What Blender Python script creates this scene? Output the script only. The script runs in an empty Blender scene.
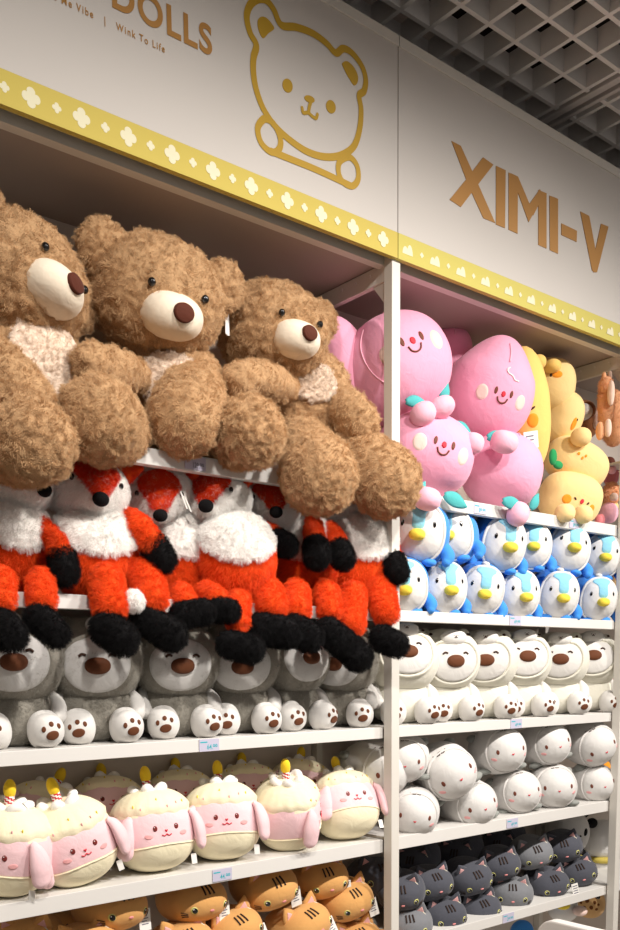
import bpy, math, random
import numpy as np
from mathutils import Vector, Matrix, noise

random.seed(7)
rng = np.random.default_rng(7)
SC = bpy.context.scene
COL = SC.collection
PI = math.pi

# ------------------------------------------------------------------ camera
YAW, PITCH, ROLL, FPX, CY = 0.687728662, -0.123244593, -0.0100213535, 913.505722, 784.582327
CAM = np.array([-1.57229667, -1.59737524, 1.5])
_fw = np.array([math.cos(PITCH)*math.sin(YAW), math.cos(PITCH)*math.cos(YAW), math.sin(PITCH)])
_r = np.array([math.cos(YAW), -math.sin(YAW), 0.0])
_u = np.cross(_r, _fw)
R_ = math.cos(ROLL)*_r + math.sin(ROLL)*_u
U_ = -math.sin(ROLL)*_r + math.cos(ROLL)*_u
cd = bpy.data.cameras.new('camera')
cam = bpy.data.objects.new('camera', cd)
COL.objects.link(cam)
cd.sensor_width = 36.0
cd.lens = FPX/930*36.0
cd.shift_y = (CY-465)/930
cd.clip_start = 0.05
cam.matrix_world = Matrix(((R_[0], U_[0], -_fw[0], CAM[0]), (R_[1], U_[1], -_fw[1], CAM[1]), (R_[2], U_[2], -_fw[2], CAM[2]), (0, 0, 0, 1)))
SC.camera = cam

def ray(x, y):
    return _fw + R_*(x-310)/FPX + U_*(CY-y)/FPX
def at(x, y, Y):
    """the point of the vertical plane at depth Y that is seen at (x, y)"""
    d = ray(x, y)
    return CAM + d*((Y-CAM[1])/d[1])
def mpp(p):
    """metres per photograph pixel at p"""
    return float(np.dot(np.asarray(p)-CAM, _fw))/FPX
def look(c, x, y, rad):
    """unit direction from c to the near point of the sphere (c, rad) seen at (x, y)"""
    d = ray(x, y); d = d/np.linalg.norm(d)
    oc = CAM-c
    b = np.dot(oc, d); q = b*b-(np.dot(oc, oc)-rad*rad)
    t = -b-math.sqrt(q) if q > 0 else -b
    v = CAM+d*t-c
    return v/np.linalg.norm(v)
def orient(d, roll=0.0, e=0.0):
    """rotation whose local direction (0,-cos e, sin e) points along d, rolled (degrees, anticlockwise for a viewer)"""
    y = -np.asarray(d, float); y /= np.linalg.norm(y)
    up = np.array([0, 0, 1.0])
    z = up-y*np.dot(up, y); z /= np.linalg.norm(z)
    x = np.cross(y, z)
    M = Matrix(((x[0], y[0], z[0]), (x[1], y[1], z[1]), (x[2], y[2], z[2])))
    return Matrix.Rotation(math.radians(roll), 3, Vector(d)) @ M @ Matrix.Rotation(e, 3, 'X')

# ------------------------------------------------------------------ materials
MATS = {}
def mat(name, col, rough=0.8, sheen=0.0, bump=0.0, bscale=200.0, var=0.06, vscale=6.0, spec=0.3, metal=0.0, coat=0.0, sheen_tint=None, detail=3.0, fold=0.0):
    if name in MATS: return MATS[name]
    m = bpy.data.materials.new(name); m.use_nodes = True
    nt = m.node_tree; b = nt.nodes['Principled BSDF']
    b.inputs['Roughness'].default_value = rough
    b.inputs['Metallic'].default_value = metal
    b.inputs['Specular IOR Level'].default_value = spec
    if coat: b.inputs['Coat Weight'].default_value = coat
    if sheen:
        b.inputs['Sheen Weight'].default_value = sheen
        b.inputs['Sheen Roughness'].default_value = 0.5
        t = sheen_tint or [min(1, c*0.6+0.4) for c in col]
        b.inputs['Sheen Tint'].default_value = (*t, 1)
    tc = nt.nodes.new('ShaderNodeTexCoord')
    n = nt.nodes.new('ShaderNodeTexNoise'); n.inputs['Scale'].default_value = vscale; n.inputs['Detail'].default_value = 4
    nt.links.new(tc.outputs['Object'], n.inputs['Vector'])
    mx = nt.nodes.new('ShaderNodeMix'); mx.data_type = 'RGBA'
    mx.inputs[6].default_value = (*[c*(1-var) for c in col], 1)
    mx.inputs[7].default_value = (*[min(1, c*(1+var)) for c in col], 1)
    nt.links.new(n.outputs['Fac'], mx.inputs[0])
    nt.links.new(mx.outputs[2], b.inputs['Base Color'])
    if bump:
        n2 = nt.nodes.new('ShaderNodeTexNoise'); n2.inputs['Scale'].default_value = bscale; n2.inputs['Detail'].default_value = detail
        nt.links.new(tc.outputs['Object'], n2.inputs['Vector'])
        bp = nt.nodes.new('ShaderNodeBump'); bp.inputs['Strength'].default_value = bump; bp.inputs['Distance'].default_value = 0.002
        nt.links.new(n2.outputs['Fac'], bp.inputs['Height'])
        nt.links.new(bp.outputs['Normal'], b.inputs['Normal'])
        if fold:
            n3 = nt.nodes.new('ShaderNodeTexNoise'); n3.inputs['Scale'].default_value = 26; n3.inputs['Detail'].default_value = 3; n3.inputs['Distortion'].default_value = 1.2
            nt.links.new(tc.outputs['Object'], n3.inputs['Vector'])
            b3 = nt.nodes.new('ShaderNodeBump'); b3.inputs['Strength'].default_value = fold; b3.inputs['Distance'].default_value = 0.006
            nt.links.new(n3.outputs['Fac'], b3.inputs['Height']); nt.links.new(b3.outputs['Normal'], bp.inputs['Normal'])
    MATS[name] = m
    return m
def hairmat(name, col, var=0.12, rough=0.6, spec=0.25):
    """strands: a little colour variation from strand to strand"""
    if name in MATS: return MATS[name]
    m = bpy.data.materials.new(name); m.use_nodes = True
    nt = m.node_tree; b = nt.nodes['Principled BSDF']
    b.inputs['Roughness'].default_value = rough
    b.inputs['Specular IOR Level'].default_value = spec
    h = nt.nodes.new('ShaderNodeHairInfo')
    mx = nt.nodes.new('ShaderNodeMix'); mx.data_type = 'RGBA'
    mx.inputs[6].default_value = (*[c*(1-var) for c in col], 1)
    mx.inputs[7].default_value = (*[min(1, c*(1+var)) for c in col], 1)
    nt.links.new(h.outputs['Random'], mx.inputs[0])
    nt.links.new(mx.outputs[2], b.inputs['Base Color'])
    MATS[name] = m
    return m
def plush(name, col, **k):
    d = dict(rough=0.9, sheen=0.35, fold=0.35, bump=0.25, bscale=260, var=0.05, vscale=14, spec=0.1)
    d.update(k)
    return mat(name, col, **d)

M_white = mat('white_shelf_laminate', (.69, .67, .64), rough=.45, var=.02)
M_post = mat('warm_white_powder_coat', (.66, .63, .575), rough=.5, var=.02)
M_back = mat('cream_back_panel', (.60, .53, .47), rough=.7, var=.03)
M_roof = mat('shaded_roof_panel', (.40, .335, .295), rough=.7, var=.03)  # darker than the back panel: the shade under the roof is put into its colour
M_sign = mat('matt_sign_board', (.56, .525, .49), rough=.75, var=.015, bump=.03, bscale=500)
M_yel = mat('yellow_sign_band', (.54, .43, .085), rough=.6, var=.02)
M_yel2 = mat('lime_yellow_sign_band', (.55, .48, .11), rough=.6, var=.02)
M_yelpale = mat('pale_band_print', (.72, .68, .48), rough=.6, var=.02)
M_gold = mat('ochre_logo_vinyl', (.44, .265, .02), rough=.5, var=.02)
M_copper = mat('copper_letter_vinyl', (.40, .20, .055), rough=.4, var=.03, metal=.15)
M_gap_shade = mat('gap_shade_dark', (.03, .025, .022), rough=.6)  # near-black colour standing in for the shade of the gap under the sign
M_grid = mat('grey_ceiling_blades', (.72, .69, .665), rough=.7, var=.04)
M_slab = mat('dark_ceiling_void', (.045, .037, .033), rough=.9, var=.2)
M_track = mat('grey_track_metal', (.55, .51, .49), rough=.45, var=.03)
M_floor = mat('pale_floor_tiles', (.52, .48, .43), rough=.35, var=.05)
M_hole = mat('slot_shadow_black', (.02, .02, .02), rough=.8)
M_tag = mat('lilac_price_card', (.52, .50, .62), rough=.4, var=.02)
M_teal = mat('teal_print', (.03, .42, .50), rough=.5)
M_grey_ink = mat('grey_print', (.16, .16, .2), rough=.5)
M_paper = mat('white_tag_card', (.82, .80, .76), rough=.5, var=.02)
M_loop = mat('cream_ribbon', (.72, .66, .52), rough=.7)

M_bear = plush('tan_curly_plush', (.44, .27, .14), sheen=.2, bump=.5, bscale=120)
H_bear = hairmat('tan_curly_strands', (.60, .385, .205), var=.16)
M_bearcream = plush('cream_belly_plush', (.78, .64, .52), bump=.5, bscale=140)
H_bearcream = hairmat('cream_belly_strands', (.85, .72, .60))
M_muzzle = plush('ivory_velour', (.80, .70, .56), bump=.08)
M_nosebrown = plush('dark_brown_velour', (.085, .022, .012), rough=.7, sheen=.25, bump=.15)
M_eye = mat('black_glossy_bead', (.008, .007, .007), rough=.12, spec=.6)
M_glint = mat('white_stitch_glint', (.9, .9, .9), rough=.5)  # white dots on the plush eyes, glints drawn in colour
M_fox = plush('orange_red_plush', (.72, .075, .008), bump=.4)
H_fox = hairmat('orange_red_strands', (.86, .085, .008), var=.14)
H_foxmask = hairmat('deep_red_strands', (.74, .03, .008), var=.14)
M_foxw = plush('white_long_plush', (.84, .80, .76), bump=.4)
H_foxw = hairmat('white_strands', (.97, .95, .92), var=.05)
M_foxb = plush('black_long_plush', (.007, .0065, .007), bump=.4, sheen=.08)
H_foxb = hairmat('black_strands', (.007, .0065, .007), var=.3, rough=.6, spec=.1)
M_grey = plush('grey_short_plush', (.30, .28, .24), bump=.6, bscale=180)
H_grey = hairmat('grey_strands', (.40, .375, .325), var=.15)
M_facew = plush('white_face_velour', (.70, .685, .665), bump=.3, bscale=90, sheen=.15)
M_cocoa = plush('cocoa_velour', (.13, .045, .02), rough=.6, bump=.1, sheen=.2)
M_ivory = plush('ivory_plush', (.72, .695, .60), bump=.5, bscale=160)
H_ivory = hairmat('ivory_strands', (.92, .88, .77), var=.04)
M_pawwhite = plush('white_paw_velour', (.70, .68, .65), bump=.12)
M_thread = mat('dark_brown_thread', (.05, .02, .012), rough=.7)
M_blue = plush('bright_blue_velour', (.055, .27, .74))
M_sky = plush('pale_blue_velour', (.25, .56, .70))
M_beak = plush('yellow_velour', (.86, .66, .07), bump=.1)
M_pinkcheek = plush('coral_pink_embroidery', (.80, .30, .30))
M_seal = plush('off_white_velour', (.67, .65, .63), bump=.3, bscale=80)
M_sealgrey = plush('grey_green_velour', (.28, .29, .27))
M_blush = plush('rosy_blush_embroidery', (.80, .40, .40), bump=.1)
M_red = mat('red_embroidery', (.62, .03, .05), rough=.6)
M_brownthread = mat('brown_embroidery', (.16, .045, .025), rough=.6)
M_cream = plush('cream_velour', (.88, .80, .57), bump=.1)
M_pinkb = plush('baby_pink_velour', (.88, .60, .63), bump=.12)
M_whip = plush('white_felt', (.88, .86, .82), bump=.1)
M_maroon = mat('maroon_embroidery', (.18, .025, .022), rough=.45)
M_flame = plush('yellow_flame_felt', (.88, .60, .03), bump=.05)
M_candle = plush('candle_red_felt', (.55, .03, .045), bump=.05)
M_tabby = plush('ginger_velour', (.66, .35, .12), bump=.1)
M_tabby2 = plush('ginger_brown_velour', (.52, .21, .05), bump=.1)
M_char = plush('charcoal_velour', (.075, .078, .096), sheen=.45, bump=.12)
M_char2 = plush('slate_grey_velour', (.19, .195, .21), sheen=.45, bump=.12)
M_earpink = plush('ear_pink_velour', (.78, .43, .42), bump=.1)
M_iris = mat('yellow_green_embroidery', (.62, .60, .20), rough=.5)
M_stripe = mat('black_brown_thread', (.035, .02, .015), rough=.7)
M_peach = plush('bubblegum_pink_velour', (.86, .38, .53), bump=.1)
M_peachfoot = plush('light_pink_velour', (.88, .47, .58), bump=.1)
M_leaf = plush('teal_green_felt', (.08, .42, .42), bump=.15)
M_cheekcream = plush('cream_patch_velour', (.82, .62, .55), bump=.1)
M_lemon = plush('lemon_velour', (.90, .60, .18), bump=.1)
M_lemon2 = plush('pale_lemon_velour', (.90, .66, .30), bump=.1)
M_orange = plush('orange_velour', (.88, .33, .03), bump=.1)
M_green = plush('leaf_green_felt', (.02, .26, .08), bump=.1)
M_alpaca = plush('apricot_plush', (.78, .40, .21), bump=.6, bscale=120)
H_alpaca = hairmat('apricot_strands', (.85, .46, .26), var=.15)
M_alpw = plush('pale_apricot_plush', (.85, .62, .50), bump=.6, bscale=120)
M_brownp = plush('russet_plush', (.30, .12, .05), bump=.5)
M_rose = plush('rose_plush', (.70, .22, .25), bump=.4)
M_spot = plush('giraffe_brown_patches', (.17, .06, .02), bump=.3)
M_giraffe = plush('giraffe_tan_plush', (.62, .38, .17), bump=.3)

# ------------------------------------------------------------------ object helpers
def link_mesh(name, verts, faces, mats, parent=None, smooth=True, fm=None, M=None):
    me = bpy.data.meshes.new(name)
    me.from_pydata([tuple(v) for v in verts], [], [tuple(int(i) for i in f) for f in faces])
    for m in (mats if isinstance(mats, (list, tuple)) else [mats]): me.materials.append(m)
    if fm is not None: me.polygons.foreach_set('material_index', [int(i) for i in fm])
    if smooth: me.polygons.foreach_set('use_smooth', [True]*len(me.polygons))
    me.update()
    o = bpy.data.objects.new(name, me); COL.objects.link(o)
    if parent is not None: o.parent = parent
    if M is not None: o.matrix_local = M
    return o
def empty(name, loc=(0, 0, 0), rot=None):
    o = bpy.data.objects.new(name, None); COL.objects.link(o)
    o.empty_display_size = .02
    M = (rot.to_4x4() if rot is not None else Matrix.Identity(4))
    o.matrix_world = Matrix.Translation(Vector(loc)) @ M
    return o
def tag(o, label=None, cat=None, group=None, kind=None):
    if label: o['label'] = label
    if cat: o['category'] = cat
    if group: o['group'] = group
    if kind: o['kind'] = kind
    return o
def copy_tree(o, parent=None):
    c = o.copy(); COL.objects.link(c)
    if parent is not None: c.parent = parent
    for ch in list(o.children): copy_tree(ch, c)
    return c
def child(o, stem):
    return [c for c in o.children if c.name.split('.')[0] == stem]

class Geo:
    """collects pieces of one mesh"""
    def __init__(s): s.v = []; s.f = []; s.m = []
    def add(s, vf, mi=0):
        v, f = vf[0], vf[1]; k = len(s.v)
        s.v += [tuple(p) for p in v]; s.f += [tuple(i+k for i in q) for q in f]
        s.m += (list(vf[2]) if len(vf) > 2 else [mi]*len(f))
        return s
    def box(s, a, b, mi=0):
        x0, y0, z0 = a; x1, y1, z1 = b
        v = [(x0, y0, z0), (x1, y0, z0), (x1, y1, z0), (x0, y1, z0), (x0, y0, z1), (x1, y0, z1), (x1, y1, z1), (x0, y1, z1)]
        return s.add((v, [(0, 3, 2, 1), (4, 5, 6, 7), (0, 1, 5, 4), (1, 2, 6, 5), (2, 3, 7, 6), (3, 0, 4, 7)]), mi)
    def obj(s, name, mats, parent=None, smooth=False, M=None, bevel=0):
        o = link_mesh(name, s.v, s.f, mats, parent, smooth, s.m, M)
        if bevel:
            b = o.modifiers.new('bevel', 'BEVEL'); b.width = bevel; b.segments = 2; b.limit_method = 'ANGLE'
        return o

class Surf:
    """a closed soft shape, star-shaped about its centre: superellipsoid plus a warp of its points"""
    def __init__(s, a, b=None, c=None, n=2.0, warp=None):
        s.a, s.b, s.c, s.n, s.warp, s.wr = a, b or a, c or a, n, warp, None
    def soft(s, amp=.012, freq=5.0, seed=1):
        """uneven stuffing: gentle dents and folds over the whole shape"""
        g = np.random.default_rng(seed); W = []
        for k in range(9):
            d = g.normal(size=3); d /= np.linalg.norm(d); f = freq*(.5+1.6*g.random())
            W.append((d*f, g.random()*6.3, .9/(.5+f/freq)))
        s.wr = (amp*.6, W); return s
    def pt(s, d, off=0.0):
        d = np.atleast_2d(np.asarray(d, float)); d = d/np.linalg.norm(d, axis=1, keepdims=True)
        q = (np.abs(d[:, 0]/s.a)**s.n+np.abs(d[:, 1]/s.b)**s.n+np.abs(d[:, 2]/s.c)**s.n)**(-1/s.n)
        p = d*q[:, None]
        if s.warp is not None: p = s.warp(p)
        if s.wr:
            q = p/s.a; g = np.zeros(len(p))
            for D, ph, w in s.wr[1]: g += w*np.sin(q @ D+ph)
            p = p*(1+s.wr[0]*g[:, None])
        if np.any(off):
            l = np.linalg.norm(p, axis=1, keepdims=True)
            p = p*(1+np.reshape(off, (-1, 1))/l)
        return p
    def mesh(s, nu=40, nv=26):
        th = np.linspace(0, PI, nv+1)[1:-1]; ph = np.linspace(0, 2*PI, nu, endpoint=False)
        T, P = np.meshgrid(th, ph, indexing='ij')
        d = np.stack([np.sin(T)*np.cos(P), np.sin(T)*np.sin(P), np.cos(T)], -1).reshape(-1, 3)
        d = np.vstack([d, [[0, 0, 1], [0, 0, -1]]])
        v = s.pt(d); k = len(v); R = nv-1; f = []
        for i in range(R-1):
            for j in range(nu):
                j2 = (j+1) % nu
                f.append((i*nu+j, (i+1)*nu+j, (i+1)*nu+j2, i*nu+j2))
        for j in range(nu):
            j2 = (j+1) % nu
            f.append((k-2, j, j2)); f.append((k-1, (R-1)*nu+j2, (R-1)*nu+j))
        return v, f
def ell(c, a, b=None, cz=None, rot=None, nu=20, nv=14, n=2.0):
    """ellipsoid piece at c"""
    v, f = Surf(a, b, cz, n).mesh(nu, nv)
    if rot is not None: v = v @ np.array(rot).T
    return v+np.asarray(c), f
def frame(d0):
    d0 = np.asarray(d0, float); d0 = d0/np.linalg.norm(d0)
    up = np.array([0, 0, 1.0]) if abs(d0[2]) < .95 else np.array([0, 1.0, 0])
    z = up-d0*np.dot(up, d0); z /= np.linalg.norm(z)
    x = np.cross(z, d0)*-1
    x = np.cross(-d0, z)
    return d0, x, z
def dirs(d0, uv):
    d0, x, z = frame(d0)
    uv = np.atleast_2d(np.asarray(uv, float))
    return d0+uv[:, :1]*x+uv[:, 1:]*z
def closed(poly, k=8):
    """smooth closed outline through the points"""
    P = np.asarray(poly, float); n = len(P); out = []
    for i in range(n):
        a, b, c, d = P[i-1], P[i], P[(i+1) % n], P[(i+2) % n]
        for t in np.linspace(0, 1, k, endpoint=False):
            out.append(.5*((2*b)+(c-a)*t+(2*a-5*b+4*c-d)*t*t+(3*b-a-3*c+d)*t**3))
    return np.array(out)
def opened(poly, k=8):
    P = np.asarray(poly, float); n = len(P); out = []
    for i in range(n-1):
        a = P[i-1] if i else 2*P[0]-P[1]
        b, c = P[i], P[i+1]
        d = P[i+2] if i+2 < n else 2*P[-1]-P[-2]
        for t in np.linspace(0, 1, k, endpoint=False):
            out.append(.5*((2*b)+(c-a)*t+(2*a-5*b+4*c-d)*t*t+(3*b-a-3*c+d)*t**3))
    out.append(P[-1])
    return np.array(out)
def oval(cu, cv, ru, rv, ang=0, k=28):
    t = np.linspace(0, 2*PI, k, endpoint=False)
    u, v = ru*np.cos(t), rv*np.sin(t); c, s = math.cos(ang), math.sin(ang)
    return np.stack([cu+u*c-v*s, cv+u*s+v*c], 1)
def patch(sf, d0, poly, off=.0015, rings=6, ctr=None, sink=.0012, shift=None):
    """a sewn-on piece that follows sf: poly is its outline on the tangent plane at d0"""
    poly = np.asarray(poly, float); c = poly.mean(0) if ctr is None else np.asarray(ctr, float)
    n = len(poly); v = [sf.pt(dirs(d0, [c]), off)[0]]; f = []
    for r in range(1, rings+1):
        k = r/rings
        o = off if r < rings else -sink
        v += list(sf.pt(dirs(d0, c+(poly-c)*(k if r < rings else 1.0)), o))
        if r == rings-1:
            pass
    for j in range(n): f.append((0, 1+j, 1+(j+1) % n))
    for r in range(rings-1):
        a = 1+r*n
        for j in range(n):
            j2 = (j+1) % n
            f.append((a+j, a+n+j, a+n+j2, a+j2))
    return np.array(v), f
def sweep(pts, rad, ns=8, caps=True, flat=1.0, axis=None):
    """tube along pts with a radius per point"""
    P = np.asarray(pts, float); n = len(P)
    rad = np.full(n, rad) if np.isscalar(rad) else np.asarray(rad, float)
    T = np.gradient(P, axis=0); T /= np.linalg.norm(T, axis=1, keepdims=True)+1e-12
    a = np.array([0, 0, 1.0]) if axis is None else np.asarray(axis, float)
    if abs(np.dot(a, T[0])) > .9: a = np.array([1.0, 0, 0])
    v = []; f = []
    N = a-T[0]*np.dot(a, T[0]); N /= np.linalg.norm(N)
    ph = np.linspace(0, 2*PI, ns, endpoint=False)
    for i in range(n):
        N = N-T[i]*np.dot(N, T[i]); N /= np.linalg.norm(N)
        B = np.cross(T[i], N)
        v += list(P[i]+rad[i]*(np.cos(ph)[:, None]*N*flat+np.sin(ph)[:, None]*B))
    for i in range(n-1):
        for j in range(ns):
            j2 = (j+1) % ns
            f.append((i*ns+j, i*ns+j2, (i+1)*ns+j2, (i+1)*ns+j))
    if caps:
        v.append(P[0]); v.append(P[-1]); k = len(v)
        for j in range(ns):
            j2 = (j+1) % ns
            f.append((k-2, j2, j)); f.append((k-1, (n-1)*ns+j, (n-1)*ns+j2))
    return np.array(v), f
def limb(pts, radii, k=7, ns=24):
    """a stuffed limb: swept along pts, both ends rounded off"""
    pts = np.asarray(pts, float); P = opened(np.column_stack([pts, radii]), k)
    c, r = P[:, :3], P[:, 3]
    t0 = c[0]-c[1]; t0 /= np.linalg.norm(t0); t1 = c[-1]-c[-2]; t1 /= np.linalg.norm(t1)
    A = np.linspace(PI/2*.97, .25, 6); E = np.linspace(.25, PI/2*.97, 7)
    C = np.vstack([[c[0]+t0*r[0]*math.sin(a) for a in A], c, [c[-1]+t1*r[-1]*math.sin(a) for a in E]])
    R = np.concatenate([[r[0]*math.cos(a) for a in A], r, [r[-1]*math.cos(a) for a in E]])
    return sweep(C, R, ns)
def on(sf, d0, uv, off=0.0):
    return sf.pt(dirs(d0, uv), off)
def lumpy(v, amp, sc, seed=0):
    """push points in and out with smooth noise"""
    v = np.asarray(v, float); c = v.mean(0)
    out = []
    for p in v:
        n = noise.noise(Vector(p*sc+seed))*.65+noise.noise(Vector(p*sc*2.3+seed+9))*.35
        d = p-c; l = np.linalg.norm(d)+1e-9
        out.append(p+d/l*amp*n)
    return np.array(out)

def fur(o, hm, n, length, kids=10, clump=0.0, rough=0.0, kink=None, rad=.0005, rand=.15, droop=0.0, tip=.25, seed=1, steps=3, amp=.002, freq=3.0):
    """short pile grown on o"""
    o.data.materials.append(hm)
    o.modifiers.new('pile', 'PARTICLE_SYSTEM')
    ps = o.particle_systems[-1]; s = ps.settings; ps.seed = seed
    s.type = 'HAIR'; s.use_advanced_hair = True
    s.count = n; s.hair_length = length; s.hair_step = 4; s.render_step = steps
    s.emit_from = 'FACE'; s.use_emit_random = True; s.use_even_distribution = True
    s.normal_factor = length; s.factor_random = length*rand
    s.object_align_factor = (0, 0, -length*droop)
    s.child_type = 'INTERPOLATED'; s.rendered_child_count = kids; s.child_percent = 1
    s.clump_factor = clump; s.clump_shape = .2
    s.roughness_1 = rough*.5; s.roughness_1_size = .5
    s.roughness_2 = rough; s.roughness_2_size = .6
    s.roughness_endpoint = rough*.8
    if kink:
        s.kink = kink; s.kink_amplitude = amp; s.kink_frequency = freq; s.kink_shape = 0.0
    s.radius_scale = rad; s.root_radius = 1.0; s.tip_radius = tip
    s.material = len(o.data.materials)
    return o


# ------------------------------------------------------------------ the shop: shell, shelving, sign
YF, YB = 0.03, 0.315            # shelf front edge, face of the back panel
TOPS = {'p': 1.937, 'f': 1.648, 'd': 1.361, 'b': 1.080, 'c': 0.802, 'g': 0.53}
TH = {'p': .032, 'f': .027, 'd': .027, 'b': .033, 'c': .028, 'g': .028}
PW = .027
BAYS = {'left': (-1.03+PW+.001, -.001), 'mid': (PW+.001, 1.0-.001), 'right': (1.0+PW+.001, 2.0-.001)}

def structure(name, a, b, m):
    return tag(Geo().box(a, b).obj(name, m), kind='structure')
structure('floor', (-3.2, -3.2, -.05), (3.2, .6, 0), M_floor)
structure('wall_back', (-3.2, .335, 0), (3.2, .40, 3.6), M_back)
structure('wall_right', (3.2, -3.2, 0), (3.25, .4, 3.6), M_back)
structure('wall_left', (-3.25, -3.2, 0), (-3.2, .4, 3.6), M_back)
# open-cell ceiling: dark void above, one lattice of thin blades below
structure('ceiling', (-3.2, -3.2, 3.30), (3.2, .335, 3.34), M_slab)
GP, GZ = .0975, 3.0
def lattice(x0, x1, name):
    g = Geo()
    i0 = math.ceil((x0-.154)/GP); i1 = math.floor((x1-.154)/GP)
    for i in range(i0, i1+1):
        x = .154+GP*i
        g.box((x-.0055, -1.75, GZ), (x+.0055, .33, GZ+.055))
    for j in range(-3, 19):
        y = .032-.0965*j
        g.box((x0, y-.0055, GZ+.0004), (x1, y+.0055, GZ+.0546))
    return g.obj(name, M_grid)
tag(lattice(-.9, .655, 'ceiling_lattice'), kind='structure')
tag(lattice(.715, 2.6, 'ceiling_lattice_beside_track'), kind='structure')
# lamp track running out from the wall
tk = empty('ceiling_track', (.685, -.7, GZ))
tag(tk, 'grey metal track with a dark slot, running across the open-cell ceiling', 'light track')
def loc(o, p): return np.asarray(p)-np.array(o.location)
g = Geo().box((-.027, -1.05, -.004), (-.004, 1.0, .04)).box((.012, -1.05, -.004), (.026, 1.0, .04)).box((-.004, .80, -.004), (.012, 1.0, .04))
g.obj('rail', M_track, tk, bevel=.002)
Geo().box((-.004, -1.05, .02), (.012, .80, .03)).obj('slot', M_hole, tk)
Geo().add(ell((-.012, .86, -.006), .008, .008, .006)).obj('knob', M_track, tk, smooth=True)

# posts
def post(x, label):
    o = empty('upright_post', (x, 0, 0)); tag(o, label, 'shelf post', 'white uprights of the shelving')
    Geo().box((0, 0, 0), (PW, .028, 2.455)).obj('front_upright', M_post, o, bevel=.0015)
    Geo().box((.004, .29, 0), (PW-.004, .314, 2.455)).obj('rear_upright', M_post, o)
    b = Geo().box((.006, .028, 2.402), (PW-.006, .29, 2.442))
    b.obj('top_arm', M_post, o, bevel=.001)
    g = Geo(); v = [(.011, .028, 2.402), (.011, .075, 2.402), (.011, .028, 2.345), (.015, .028, 2.402), (.015, .075, 2.402), (.015, .028, 2.345)]
    g.add((v, [(0, 1, 2), (3, 5, 4), (0, 2, 5, 3), (1, 4, 5, 2), (0, 3, 4, 1)])).obj('gusset', M_post, o)
    for k in range(3): Geo().add(ell((.0055, .08+.05*k, 2.428), .0015, .004, .004, nu=10, nv=6)).obj('bolt', M_grid, o)
    return o
post(-1.03, 'white upright post at the left end of the teddy bear bay')
post(0.0, 'white square upright post between the teddy bear bay and the peach bay')
post(1.0, 'white square upright post at the right end of the peach and penguin bay')
post(2.0, 'white upright post at the far end of the last bay')

LB = {('left', 'p'): 'white shelf board carrying the big teddy bears', ('left', 'f'): 'white shelf board the red foxes sit on',
      ('left', 'd'): 'white shelf board under the grey hooded dogs', ('left', 'b'): 'white shelf board under the pink bunny cakes',
      ('left', 'c'): 'white shelf board under the ginger cat plushes',
      ('mid', 'p'): 'white shelf board under the pink peach and yellow plushes', ('mid', 'f'): 'white shelf board under the two rows of penguins',
      ('mid', 'd'): 'white shelf board under the ivory polar bears', ('mid', 'b'): 'white shelf board under the white hooded seals',
      ('mid', 'c'): 'white shelf board under the charcoal cats', ('mid', 'g'): 'lowest white shelf board, below the charcoal cats'}
def board(bay, k, z=None, label=None):
    x0, x1 = BAYS[bay]; z = TOPS[k] if z is None else z
    o = empty('shelf_board', ((x0+x1)/2, .17, z-TH[k])); tag(o, label or LB[(bay, k)], 'shelf', 'white shelf boards')
    h = (x1-x0)/2; t = TH[k]
    Geo().box((-h, YF-.17+.004, t-.006), (h, YB-.17, t)).obj('deck', M_white, o)
    Geo().box((-h, YF-.17, 0), (h, YF-.17+.004, t)).box((-h, YF-.166, 0), (h, YF-.15, .003)).obj('front_lip', M_white, o, bevel=.001)
    return o
for bay in ('left', 'mid'):
    for k in ('p', 'f', 'd', 'b', 'c') + (('g',) if bay == 'mid' else ()): board(bay, k)
board('right', 'p', 2.135, 'white shelf board of the last bay under the apricot alpaca')
board('right', 'p', 1.937, 'white shelf board of the last bay under the rosy plushes')
board('right', 'f', 1.648, 'white shelf board of the last bay at penguin height')
board('right', 'd', 1.361, 'white shelf board of the last bay at polar bear height')
board('right', 'b', 1.080, 'white shelf board of the last bay at seal height')
board('right', 'c', .802, 'white shelf board of the last bay at charcoal cat height')
structure('wall_panel_back', (-1.05, YB, 0), (2.2, YB+.019, 2.5), M_back)
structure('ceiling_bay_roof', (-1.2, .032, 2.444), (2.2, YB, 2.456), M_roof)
structure('trim_1', (-1.2, .028, 2.434), (2.2, .05, 2.476), M_post)
structure('trim_gap_shade', (-1.2, .0, 2.462), (2.2, .028, 2.478), M_gap_shade)  # dark strip filling the gap between sign and rail, painting its shade

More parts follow.
